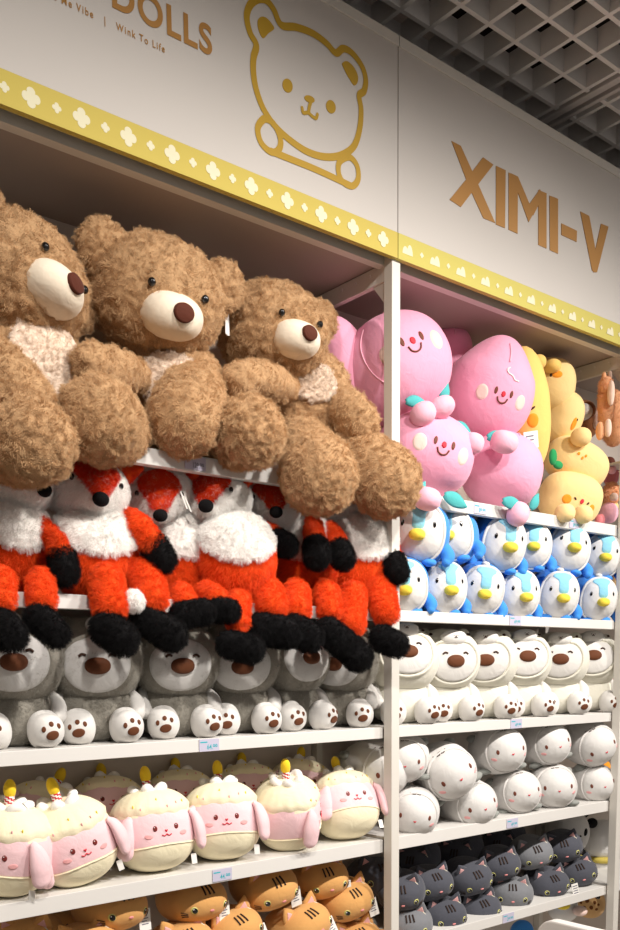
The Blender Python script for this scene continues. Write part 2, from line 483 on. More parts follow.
# sign boards
ZB, ZY, ZT, YS = 2.4391, 2.4947, 2.9001, -.01
XS = .0085
def board_sign(x0, x1, label, band):
    o = empty('sign_board', ((x0+x1)/2, YS, ZB)); tag(o, label, 'sign', 'header sign boards')
    h = (x1-x0)/2
    Geo().box((-h, 0, ZY-ZB), (h, .03, ZT-ZB)).obj('panel', M_sign, o, bevel=.0008)
    Geo().box((-h, -.0006, 0), (h, .012, ZY-ZB-.0003)).obj('border_band', band, o)
    Geo().box((-h, -.004, ZT-ZB-.016), (h, .034, ZT-ZB+.006)).obj('top_trim', M_post, o, bevel=.001)
    return o
sL = board_sign(-1.35, XS-.0012, 'white header sign with a yellow bear outline and the word DOLLS', M_yel)
sR = board_sign(XS+.0012, 2.2, 'white header sign with copper XIMI-V lettering', M_yel2)
EPS = .0011
def flat(polys, z=EPS, dz=.00004):
    """thin shapes on the sign face: polys are (X, Z) outlines, filled as fans round their middle"""
    g = Geo()
    for P in polys:
        z += dz
        P = np.asarray(P, float); c = P.mean(0); n = len(P)
        v = [(c[0], YS-z, c[1])]+[(p[0], YS-z, p[1]) for p in P]+[(p[0], YS-.0002, p[1]) for p in P]
        f = [(0, 1+j, 1+(j+1) % n) for j in range(n)]+[(1+j, 1+n+j, 1+n+(j+1) % n, 1+(j+1) % n) for j in range(n)]
        g.add((v, f))
    return g
def xz(x, y):
    p = at(x, y, YS); return (p[0], p[2])
def put(g, name, m, par):
    L = np.array(par.location); g.v = [tuple(np.array(p)-L) for p in g.v]
    return g.obj(name, m, par)
def clover(cx, cz, r):
    t = np.linspace(0, 2*PI, 48, endpoint=False)
    rr = r*(.62+.38*np.abs(np.cos(2*t))**.7)
    return np.stack([cx+rr*np.cos(t), cz+rr*np.sin(t)], 1)
big = [xz(x/2, y/2) for x, y in [(62, 200), (160, 238), (254, 274), (343, 309), (427, 341), (502, 371), (574, 400)]]
sm = [xz(x/2, y/2) for x, y in [(10, 178), (113, 219), (208, 256), (298, 291), (385, 325), (465, 356), (538, 385), (608, 412)]]
zc = np.mean([b[1] for b in big+sm]); st = (big[-1][0]-big[0][0])/6
pol = []
k = -1
while big[0][0]+st*k < -.02:
    x = big[0][0]+st*k
    pol.append(clover(x, zc, .0165))
    if x+st/2 < -.02:
        q = clover(x+st/2, zc, .0085)
        pol.append(q)
    k += 1
put(flat(pol, .0009), 'clover_print', M_yelpale, sL)
cl = [xz(390+x/2.696, 120+y/2.696) for x, y in [(48, 345), (122, 376), (190, 405), (257, 432), (319, 458), (380, 484), (435, 507), (488, 530), (543, 553), (593, 573)]]
st2 = (cl[-1][0]-cl[0][0])/9; zc2 = np.mean([c[1] for c in cl])
pol = []
for k in range(0, 22):
    x = cl[0][0]+st2*k
    for dx, h in ((-.0085, .011), (.006, .015)):
        t = np.linspace(0, PI, 14)
        pol.append(np.stack([x+dx+.0095*np.cos(t), zc2-.011+h*1.5*np.sin(t)], 1))
    xx = x+st2/2
    pol.append(clover(xx, zc2, .006))
put(flat(pol, .0009), 'cloud_print', M_yelpale, sR)
ZS = [.0011]
def stroke(pts, w, close=True):
    ZS[0] += .00005; EPS = ZS[0]
    P = closed(pts, 6) if close else opened(pts, 6)
    n = len(P); g = []
    T = (np.roll(P, -1, 0)-np.roll(P, 1, 0)) if close else np.gradient(P, axis=0)
    T /= np.linalg.norm(T, axis=1, keepdims=True); N = np.stack([-T[:, 1], T[:, 0]], 1)
    A, B = P+N*w/2, P-N*w/2
    dy = .00002*np.sin(np.arange(n)*2*PI/n)
    v = [(a[0], YS-EPS-q, a[1]) for a, q in zip(A, dy)]+[(b[0], YS-EPS-q, b[1]) for b, q in zip(B, dy)]
    m = n if close else n-1
    f = [(j, (j+1) % n, n+(j+1) % n, n+j) for j in range(m)]
    if not close:
        for e in (0, n-1):
            t = np.linspace(0, 2*PI, 16, endpoint=False); k = len(v)
            v += [(P[e][0]+w/2*math.cos(a), YS-EPS-.00002-.00001*(e > 0), P[e][1]+w/2*math.sin(a)) for a in t]
            f.append(tuple(range(k, k+16)))
    return v, f
def LZ(pts, ox=230, oy=0, s=3.647): return [xz(ox+x/s, oy+y/s) for x, y in pts]
g = Geo(); W = .0145
g.add(stroke(LZ([(95, 165), (72, 120), (60, 62), (72, 20), (100, -2), (130, 2), (158, 35), (186, 92), (240, 100), (300, 122), (350, 158), (385, 194), (412, 178), (445, 195), (480, 242), (494, 290), (488, 332), (470, 350), (477, 400), (472, 470), (450, 535), (400, 568), (340, 572), (280, 553), (225, 517), (180, 478), (145, 437), (115, 385), (93, 320), (84, 260), (85, 210)]), W))
g.add(stroke(LZ([(118, 438), (100, 470), (112, 520), (145, 553), (172, 552), (184, 525), (178, 490), (158, 452), (136, 436)]), W*.95))
g.add(stroke(LZ([(425, 574), (398, 592), (395, 630), (412, 665), (445, 679), (466, 655), (464, 610), (445, 580)]), W*.95))
g.add(stroke(LZ([(150, 553), (230, 585), (320, 622), (440, 678)]), W*.95, False))
fillp = [closed(LZ([(100, 78), (112, 62), (132, 66), (152, 88), (160, 106), (140, 122), (120, 140), (104, 112)])),
         closed(LZ([(408, 232), (426, 224), (448, 242), (464, 272), (465, 298), (452, 312), (432, 284), (418, 258)])),
         LZ(oval(209, 313, 18, 26, -.25)), LZ(oval(367, 390, 17, 25, -.25)), LZ(oval(289, 362, 20, 12, .45))]
g2 = flat(fillp); g.add((g2.v, g2.f))
g.add(stroke(LZ([(294, 370), (288, 392), (286, 408)]), W*.55, False))
g.add(stroke(LZ([(262, 394), (266, 412), (284, 412), (298, 424), (312, 432), (318, 418)]), W*.5, False))
put(g, 'bear_logo', M_gold, sL)
def XV(pts): return [xz(390+x/2.696, 120+y/2.696) for x, y in pts]
let = [[(165, 57), (190, 70), (237, 174), (283, 278), (251, 265), (212, 180)], [(250, 101), (278, 121), (232, 180), (190, 235), (160, 215), (205, 160)],
       [(285, 124), (311, 136), (309, 292), (285, 282)], [(319, 142), (344, 153), (343, 307), (319, 296)],
       [(325, 144), (344, 153), (386, 252), (373, 276)], [(374, 228), (403, 187), (412, 206), (385, 258)],
       [(399, 189), (421, 198), (421, 347), (399, 337)], [(429, 204), (452, 213), (452, 361), (430, 351)],
       [(461, 279), (503, 299), (502, 329), (461, 310)], [(512, 247), (536, 259), (553, 350), (551, 411), (544, 406)], [(568, 280), (588, 288), (557, 411), (547, 411), (549, 368)]]
put(flat([XV(p) for p in let], .0013), 'ximi_v_lettering', M_copper, sR)

def words(txt, name, m, parent, M, w=None, h=None, extrude=.0004, bold=0.0, space=1.0):
    """real lettering as a mesh, scaled to width w and cap height h, lying on its local XY plane"""
    c = bpy.data.curves.new(name, 'FONT'); c.body = txt; c.size = 1; c.extrude = 0; c.offset = bold; c.space_character = space
    o = bpy.data.objects.new(name, c)
    me = bpy.data.meshes.new_from_object(o)
    bpy.data.objects.remove(o); bpy.data.curves.remove(c)
    v = np.array([x.co[:] for x in me.vertices]); lo, hi = v.min(0), v.max(0)
    sx = w/(hi[0]-lo[0]); sy = h/.729 if h else sx
    for x in me.vertices: x.co = ((x.co[0]-lo[0])*sx, x.co[1]*sy, extrude)
    me.materials.append(m); me.name = name
    o = bpy.data.objects.new(name, me); COL.objects.link(o); o.parent = parent; o.matrix_local = M
    return o
UPR = Matrix.Rotation(PI/2, 4, 'X')
def signtext(txt, name, m, par, a, b, h, bold=0, space=1.0):
    (x0, z0), (x1, z1) = xz(*a), xz(*b); z = (z0+z1)/2
    L = par.location
    return words(txt, name, m, par, Matrix.Translation((x0-L.x, -.0007, z-L.z)) @ UPR, x1-x0, h, .0005, bold, space)
signtext('DOLLS', 'dolls_lettering', M_copper, sL, (112, 7.7), (212, 54.5), .052, .028, 1.12)
signtext('e Me Vibe   |   Wink To Life', 'tagline_lettering', M_copper, sL, (53, 1), (164.5, 51.5), .0125, .012, 1.3)

# price cards on the shelf edges
PC = {}
def price(px, py, k, txt, label, w=.05, h=.026):
    p = at(px, py, YF); z = TOPS[k]-TH[k]/2
    o = empty('price_card', (p[0], YF-.0012, z-h/2)); tag(o, label, 'price card', 'price cards on the shelf edges')
    Geo().box((-w/2, -.0006, 0), (w/2, .0008, h)).obj('card', M_tag, o)
    words(txt, 'price_print', M_teal if k != 'p' or px > 300 else M_grey_ink, o, Matrix.Translation((-w*.12, -.0008, h*.16)) @ UPR, w*.52, h*.42, .0002, .01)
    Geo().box((-w*.45, -.0009, h*.70), (-w*.1, -.0005, h*.80)).obj('small_print', M_teal, o)
    return o
price(195, 464, 'p', '129.99', 'price card reading 129.99 on the shelf edge under the teddy bears')
price(209, 747, 'd', '64.99', 'price card reading 64.99 on the shelf edge under the grey dogs')
price(222, 878, 'b', '44.99', 'price card reading 44.99 on the shelf edge under the pink bunny cakes')
price(480, 506, 'p', '89.99', 'lilac price card on the shelf edge under the pink peaches')
price(574, 522, 'p', '89.99', 'lilac price card on the shelf edge under the yellow plushes')
price(515, 620, 'f', '49.99', 'lilac price card on the shelf edge under the penguins')
price(516, 723, 'd', '49.99', 'lilac price card on the shelf edge under the polar bears')
price(512, 824, 'b', '49.99', 'lilac price card on the shelf edge under the white seals')
price(508, 922, 'c', '39.99', 'lilac price card on the shelf edge under the charcoal cats')

# light: warm shop spots on the ceiling in front of the shelves
W_ = bpy.data.worlds.new('world'); SC.world = W_; W_.use_nodes = True
W_.node_tree.nodes['Background'].inputs[0].default_value = (1.0, .93, .87, 1)
W_.node_tree.nodes['Background'].inputs[1].default_value = .31
def spot(p, aim, e, ang=70, r=.05, blend=.6, col=(1, .86, .70)):
    L = bpy.data.lights.new('ceiling_spot', 'SPOT'); L.energy = e; L.spot_size = math.radians(ang); L.spot_blend = blend
    L.shadow_soft_size = r; L.color = col
    o = bpy.data.objects.new('ceiling_spot', L); COL.objects.link(o); o.location = p
    o.rotation_euler = (Vector(aim)-Vector(p)).to_track_quat('-Z', 'Y').to_euler()
for x, ax, e in ((-1.3, -.75, 90), (-.3, -.35, 105), (.6, .2, 120), (1.6, .75, 120)):
    spot((x, -1.6, 2.97), (ax, .05, 1.0), e*1.25, 96, .04, .95, (1, .94, .875))
SC.view_settings.view_transform = 'Standard'; SC.view_settings.look = 'None'
SC.view_settings.exposure = 0.0; SC.view_settings.gamma = 1.0; SC.view_settings.use_curve_mapping = False

# ------------------------------------------------------------------ teddy bears
def local(o, p): return np.asarray(p, float)-np.array(o.matrix_world.translation)
def piece(par, name, sf, c, M, m, lump=0.0, ls=60, nu=48, nv=32, seed=0):
    """a Surf placed at world point c with rotation M, as a child mesh with its origin there"""
    v, f = sf.mesh(nu, nv)
    if lump: v = lumpy(v, lump, ls, seed)
    T = Matrix.Translation(Vector(local(par, c))) @ M.to_4x4()
    return link_mesh(name, v, f, m, par, M=T)
SEED = [0]
def bearfur(o, r, hm=None, k=1.0):
    SEED[0] += 1
    n = int(min(2200, max(300, 1.35e4*r*r*4*PI*k)))
    return fur(o, hm or H_bear, n, .0012, 16, clump=.45, rough=.0035, kink='WAVE', amp=.0014, freq=2, rand=1.3, rad=.00055, seed=SEED[0], steps=2)
def arm_part(par, name, pts, rad, m, lump, seed, ns=30, k=9):
    """a stuffed limb through world points"""
    pts = np.array(pts); c = pts.mean(0)
    v, f = limb(pts-c, rad, k, ns)
    if lump:
        nv = []
        for p in v:
            q = noise.noise(Vector(p*60+seed)); nv.append(p*(1+0)+np.array(noise.noise_vector(Vector(p*55+seed)))*lump*.6)
        v = np.array(nv)
    return link_mesh(name, v, f, m, par, M=Matrix.Translation(Vector(local(par, c))))
def teddy(label, base, head, torso, belly, arms, legs, tags_=None):
    root = empty('teddy_bear', base)
    tag(root, label, 'teddy bear', 'big tan teddy bears on the top shelf')
    # head
    hx, hy, Y, rx, ry, mx, my, roll, ears = head
    c = at(hx, hy, Y); s = mpp(c); a, b_, cz = rx*s, rx*s*.95, ry*s
    e = -.30
    d = look(c, mx, my, a*1.08)
    M = orient(d, roll, e)
    sf = Surf(a, b_, cz, 2.15)
    ho = piece(root, 'head', sf, c, M, M_bear, .011, 62, 96, 66, seed=SEED[0]*3)
    bearfur(ho, a)
    # muzzle: an ivory egg standing proud of the head
    f0 = np.array([0, -math.cos(e), math.sin(e)])
    ms = Surf(a*.47, a*.50, a*.32, 2.2)
    mc = f0*b_*.80
    v, f = ms.mesh(40, 28)
    mo = link_mesh('muzzle', v+mc, f, M_muzzle, ho)
    nd = (0, -1, .12)
    pv, pf = patch(ms, nd, oval(.05, -.02, .33, .29), .006, 7)
    link_mesh('nose', pv+mc, pf, M_nosebrown, mo)
    for sx in (-1, 1):
        p = sf.pt([[sx*.40, -.92, .10]], .0065)[0]
        g = Geo().add(ell(p, a*.058, a*.05, a*.058, nu=18, nv=12))
        g.obj('eye', M_eye, ho, smooth=True)
    for sx, up, sc in ears:
        p = sf.pt([[sx*.90, -.12, .40+up]], -.002)[0]
        es = Surf(a*.37*sc, a*.19, a*.40*sc, 2.3)
        v, f = es.mesh(40, 28); v = lumpy(v, .007, 70, 5)
        rot = Matrix.Rotation(sx*math.radians(55), 4, 'Y')
        eo = link_mesh('ear', v, f, M_bear, ho, M=Matrix.Translation(Vector(p*1.03)) @ rot)
        bearfur(eo, a*.34)
    # torso and cream chest
    tx, ty, tY, trx, try_, tfx, tfy = torso
    c = at(tx, ty, tY); s = mpp(c)
    sf = Surf(trx*s, trx*s*.85, try_*s, 2.2)
    M = orient(look(c, tfx, tfy, trx*s), 0)
    to = piece(root, 'torso', sf, c, M, M_bear, .010, 60, 80, 54, 3); bearfur(to, trx*s)
    bu, bv, bru, brv, ang = belly
    pv, pf = patch(sf, (0, -1, 0), oval(bu, bv, bru, brv, ang, 40), .010, 10, sink=.006)
    bo = link_mesh('chest_patch', pv, pf, M_bearcream, to)
    SEED[0] += 1
    fur(bo, H_bearcream, 500, .0011, 13, clump=.4, rough=.003, kink='WAVE', amp=.0015, freq=2, rand=1.2, rad=.0006, seed=SEED[0], steps=2)
    for pts, rad in arms:
        P = [at(x, y, Y) for x, y, Y in pts]; R = [r*mpp(p) for r, p in zip(rad, P)]
        o = arm_part(root, 'arm', P, R, M_bear, .011, SEED[0]); bearfur(o, max(R)*1.4)
    for pts, rad in legs:
        P = [at(x, y, Y) for x, y, Y in pts]; R = [r*mpp(p) for r, p in zip(rad, P)]
        o = arm_part(root, 'leg', P, R, M_bear, .012, SEED[0]); bearfur(o, max(R)*1.7)
    if tags_:
        for (x, y, Y, h) in tags_:
            p = local(root, at(x, y, Y))
            g = Geo()
            for q in (0, .006): g.box((p[0]+q-.002, p[1]+q-.0005, p[2]-h), (p[0]+q+.006, p[1]+q+.0005, p[2]+h))
            g.obj('hang_tag', M_paper, root)
    return root
zp = TOPS['p']
teddy('big tan teddy bear at the left edge with its head tipped sideways', (-.85, .15, zp),
      (18, 285, .13, 68, 58, 62, 293, -24, [(-1, .0, .9), (1, -.1, .9)]),
      (22, 385, .16, 62, 78, 40, 372), (.35, .42, .90, .95, -.5),
      [([(-20, 360, .06), (2, 385, .0), (22, 405, -.02)], (30, 36, 34))],
      [([(-5, 448, .12), (16, 447, .0), (33, 442, -.10)], (28, 36, 41)), ([(-60, 440, .10), (-90, 438, -.10)], (36, 44))])
teddy('big tan teddy bear in the middle, facing out with both round ears up', (-.56, .15, zp),
      (156, 299, .13, 67, 55, 176, 323, -7, [(-1, .0, .95), (1, .0, 1.0)]),
      (168, 405, .17, 56, 66, 172, 398), (.0, .40, .75, .62, -.1),
      [([(132, 376, .10), (108, 369, .05), (90, 364, .03)], (18, 20, 19)), ([(200, 382, .12), (190, 405, .04), (184, 420, .01)], (24, 35, 36))],
      [([(135, 436, .14), (112, 430, .02), (99, 420, -.05)], (24, 33, 42)), ([(205, 446, .14), (232, 440, .03), (249, 433, -.03)], (22, 28, 35))],
      [(226, 320, .10, .028)])
teddy('big tan teddy bear beside the post with both feet hanging over the shelf edge', (-.26, .15, zp),
      (273, 334, .13, 54, 45, 302, 343, -3, [(1, .0, .95), (-1, -.1, .9)]),
      (308, 412, .16, 46, 58, 318, 402), (-.05, .55, .60, .55, -.35),
      [([(286, 388, .12), (262, 380, .06), (238, 380, .04)], (15, 17, 17)), ([(332, 402, .12), (348, 413, .05), (359, 423, .02)], (16, 20, 20))],
      [([(300, 440, .12), (312, 460, .02), (319, 476, -.05)], (24, 31, 38)), ([(335, 440, .12), (366, 466, .02), (386, 482, -.04)], (24, 32, 35))])

# ------------------------------------------------------------------ foxes
def foxfur(o, hm, area, length=.0017, droop=.5, dens=1.0):
    SEED[0] += 1
    return fur(o, hm, int(min(1100, max(120, 2.0e4*area*dens))), length, 20, clump=.35, rough=.0045, rand=.45, rad=.00048, droop=droop, seed=SEED[0], steps=2)
def fox(label, base, head, torso, arms, legs, roll=0, tail=None, tagp=None, mask=True):
    root = empty('fox_plush', base)
    tag(root, label, 'fox plush', 'red foxes sitting on the shelf')
    hx, hy, Y, rx, ry, nx, ny = head
    c = at(hx, hy, Y); s = mpp(c); a = rx*s
    e = -.22
    sf = Surf(a, a*.92, ry*s, 2.0, warp=lambda p: p*(1+.30*np.exp(-((p[:, :1]/a)**2+((p[:, 2:]+.22*a)/a)**2)*9)*(p[:, 1:2] < 0)))
    M = orient(look(c, nx, ny, a*1.1), roll, e)
    ho = piece(root, 'head', sf, c, M, M_foxw, .002, 60, 48, 32); foxfur(ho, H_foxw, 4*PI*a*a, .0013)
    # red mask: wide over the brow, running down to the nose
    f0 = (0, -math.cos(e), math.sin(e))
    poly = closed([(-1.05, .95), (-.72, .55), (-.36, .24), (-.14, .04), (.14, .04), (.36, .24), (.72, .55), (1.05, .95), (.9, 1.8), (0, 2.6), (-.9, 1.8)], 6)
    pv, pf = patch(sf, f0, poly, .0035, 14, ctr=(0, .95), sink=.001)
    mo = link_mesh('red_mask', pv, pf, M_fox, ho); foxfur(mo, H_foxmask, 1.5*a*a, .0010, droop=.3)
    p = sf.pt([[0, f0[1], f0[2]]], .006)[0]
    v, f = Surf(a*.20, a*.15, a*.17).mesh(24, 16); link_mesh('nose', v+p, f, M_foxb, ho)
    for sx in (-1, 1):
        p = sf.pt([[sx*.62, -.80, .16]], .003)[0]
        Geo().add(ell(p, a*.06, a*.05, a*.075, nu=14, nv=10)).obj('eye', M_eye, ho, smooth=True)
        p = sf.pt([[sx*.84, -.12, .56]], 0)[0]
        es = Surf(a*.30, a*.13, a*.50, 1.7, warp=lambda q: q*np.stack([np.clip(1-.55*q[:, 2]/(a*.5), .2, 1.6), np.ones(len(q)), np.ones(len(q))], 1))
        v, f = es.mesh(28, 20)
        eo = link_mesh('ear', v, f, M_fox, ho, M=Matrix.Translation(Vector(p*1.12)) @ Matrix.Rotation(sx*math.radians(66), 4, 'Y') @ Matrix.Rotation(.25, 4, 'X'))
        foxfur(eo, H_foxmask, .9*a*a, .0012)
    tx, ty, tY, trx, try_, tfx, tfy, split = torso
    c = at(tx, ty, tY); s = mpp(c); trx -= 3; try_ -= 3
    sf = Surf(trx*s, trx*s*.85, try_*s, 2.15)
    M = orient(look(c, tfx, tfy, trx*s), roll*.4)
    to = piece(root, 'torso', sf, c, M, M_fox, .003, 50, 56, 40); foxfur(to, H_fox, 4*PI*(trx*s)**2*.9)
    sp = split
    poly = closed([(-1.3, sp-.42), (-.6, sp-.78), (0, sp-.88), (.6, sp-.78), (1.3, sp-.42), (1.6, .4), (1.1, 1.3), (0, 1.7), (-1.1, 1.3), (-1.6, .4)], 6)
    pv, pf = patch(sf, (0, -.8, .6), poly, .009, 14, ctr=(0, .3), sink=.001)
    bo = link_mesh('white_chest', pv, pf, M_foxw, to); foxfur(bo, H_foxw, 2.6*(trx*s)**2, .0018)
    def two(name, endname, pts, rad, endpts, endrad, black=True):
        P = [at(*p) for p in pts]; R = [(r-3)*mpp(p) for r, p in zip(rad, P)]
        o = arm_part(root, name, P, R, M_fox, .003, 2, 22, 6); foxfur(o, H_fox, 2*PI*np.mean(R)*(np.linalg.norm(P[-1]-P[0])+2*np.mean(R)))
        Q = [at(*p) for p in endpts]; Rq = [(r-(1.5 if name == 'arm' else 2))*mpp(p) for r, p in zip(endrad, Q)]
        cc = np.mean(Q, 0); v, f = limb(np.array(Q)-cc, Rq, 6, 22)
        eo = link_mesh(endname, v, f, M_foxb, o, M=Matrix.Translation(Vector(local(root, cc)-np.array(o.location))))
        foxfur(eo, H_foxb, 2*PI*np.mean(Rq)*(np.linalg.norm(Q[-1]-Q[0])+2*np.mean(Rq)), .0016)
    for A in arms: two('arm', 'hand', *A)
    for A in legs: two('leg', 'foot', *A)
    if tail:
        x, y, Y, r = tail; p = at(x, y, Y); rr = r*mpp(p)
        v, f = Surf(rr).mesh(24, 16)
        o = link_mesh('tail_tip', v, f, M_foxw, root, M=Matrix.Translation(Vector(local(root, p)))); foxfur(o, H_foxw, 4*PI*rr*rr, .0015)
    if tagp:
        for k, (x, y, Y, h, sl) in enumerate(tagp):
            p = local(root, at(x, y, Y))
            g = Geo(); g.v = [(p[0]-.002, p[1], p[2]+h), (p[0]+.002, p[1], p[2]+h), (p[0]+.002+sl, p[1]-.004, p[2]-h), (p[0]-.002+sl, p[1]-.004, p[2]-h)]
            g.v += [(a_, b_+.0008, c_) for a_, b_, c_ in g.v]
            g.f = [(0, 3, 2, 1), (4, 5, 6, 7), (0, 1, 5, 4), (1, 2, 6, 5), (2, 3, 7, 6), (3, 0, 4, 7)]; g.m = [0]*6
            g.obj('hang_tag', M_paper, root)
    return root
zf = TOPS['f']
fox('red fox plush at the far left, one black hand resting by its side', (-.88, .12, zf),
    (12, 482, .12, 40, 34, 40, 489),
    (10, 548, .12, 42, 52, 24, 545, -.05),
    [([(40, 525, .08), (54, 540, .05), (60, 552, .03)], (12, 13, 13), [(62, 558, .03), (65, 571, .02)], (15, 15))],
    [([(2, 578, .03), (3, 600, -.01)], (15, 14), [(2, 622, -.02), (10, 634, -.045)], (16, 18)),
     ([(40, 580, .03), (42, 600, -.01)], (16, 16), [(40, 618, -.02), (56, 633, -.045)], (17, 15))])
fox('red fox plush with its white tail tip beside it, second from the left', (-.73, .12, zf),
    (87, 490, .11, 41, 33, 99, 498),
    (93, 553, .11, 46, 49, 104, 548, -.16),
    [],
    [([(106, 580, .02), (110, 605, -.015)], (20, 19), [(108, 628, -.025), (122, 638, -.05)], (19, 18)),
     ([(145, 575, .05), (152, 598, .0)], (21, 18), [(145, 618, -.005), (170, 634, -.03)], (15, 18))],
    roll=-6, tail=(133, 600, -.02, 10), tagp=[(124, 500, .07, .018, .001)])
fox('red fox plush with its right hand across its neighbour and feet stuck out sideways', (-.56, .14, zf),
    (158, 490, .15, 36, 30, 160, 512),
    (184, 560, .15, 36, 50, 195, 556, -.02),
    [([(122, 518, .10), (137, 526, .05), (150, 540, .03)], (14, 16, 15), [(154, 545, .03), (162, 558, .02)], (15, 15))],
    [([(180, 594, .05), (186, 603, .02)], (15, 14), [(182, 614, -.01), (203, 611, -.02)], (14, 14)),
     ([(206, 592, .05), (216, 598, .0)], (14, 14), [(218, 608, -.01), (229, 610, -.025)], (14, 13))],
    tagp=[(181, 500, .07, .017, .012), (185, 504, .07, .015, .012)])
fox('red fox plush with a broad white chest and head turned aside, fourth along', (-.43, .12, zf),
    (214, 499, .12, 37, 30, 207, 505),
    (233, 559, .085, 45, 46, 243, 556, -.08),
    [([(258, 522, .11), (268, 532, .08), (273, 536, .07)], (11, 12, 12), [(277, 540, .06), (286, 545, .05)], (13, 13))],
    [([(238, 600, .04), (238, 622, -.005)], (15, 13), [(230, 644, -.02), (250, 648, -.045)], (15, 16)),
     ([(268, 592, .04), (272, 606, .0)], (18, 17), [(262, 628, -.01), (286, 632, -.03)], (17, 17))],
    tagp=[(240, 505, .07, .018, .006)])
fox('red fox plush holding its black hand out over its belly, next to the last', (-.29, .13, zf),
    (268, 504, .13, 33, 27, 275, 511),
    (304, 562, .12, 36, 46, 314, 558, .0),
    [([(312, 522, .08), (314, 532, .05), (315, 540, .03)], (11, 12, 12), [(316, 547, .02), (317, 556, .015)], (14, 14))],
    [([(296, 592, .05), (297, 610, .01)], (16, 16), [(294, 628, -.005), (308, 636, -.03)], (16, 17)),
     ([(326, 590, .04), (330, 610, .0)], (15, 14), [(328, 630, -.015), (342, 642, -.04)], (15, 16))],
    tagp=[(308, 515, .09, .012, .004)])
fox('red fox plush against the post, face hidden under a teddy foot', (-.13, .12, zf),
    (340, 512, .14, 31, 24, 322, 494),
    (360, 560, .10, 40, 50, 370, 557, .05),
    [([(330, 530, .07), (336, 540, .04), (338, 545, .02)], (11, 12, 12), [(340, 550, .01), (343, 558, .0)], (13, 13)),
     ([(376, 530, .08), (386, 545, .04), (391, 554, .03)], (11, 13, 12), [(394, 562, .01), (398, 572, -.01)], (13, 12))],
    [([(352, 595, .04), (352, 624, -.01)], (17, 15), [(350, 648, -.02), (358, 656, -.05)], (16, 16)),
     ([(380, 590, .03), (386, 612, -.02)], (18, 15), [(383, 638, -.035), (396, 644, -.06)], (15, 14))])

# ------------------------------------------------------------------ short-pile plushes: one of each kind, then copies
def sub(name, vf, m, par, M=None):
    if isinstance(vf, Geo): return vf.obj(name, m, par, smooth=True, M=M)
    return link_mesh(name, vf[0], vf[1], m, par, M=M, fm=(vf[2] if len(vf) > 2 else None))
FR = (0, -1, 0)
def thread(sf, uv, r, d0=FR, off=.001, open_=True, ns=6):
    P = opened(uv, 5) if open_ else closed(uv, 4)
    if not open_: P = np.vstack([P, P[:1]])
    return sweep(on(sf, d0, P, off), r, ns, open_)
USED = set()
def inst(proto, c, M=None, scale=1.0, label=None):
    o = proto if proto.name not in USED else copy_tree(proto)
    USED.add(proto.name) if o is proto else None
    T = Matrix.Translation(Vector(c)) @ (M.to_4x4() if M is not None else Matrix.Identity(4)) @ Matrix.Scale(scale, 4)
    o.matrix_world = T
    if label: o['label'] = label
    return o

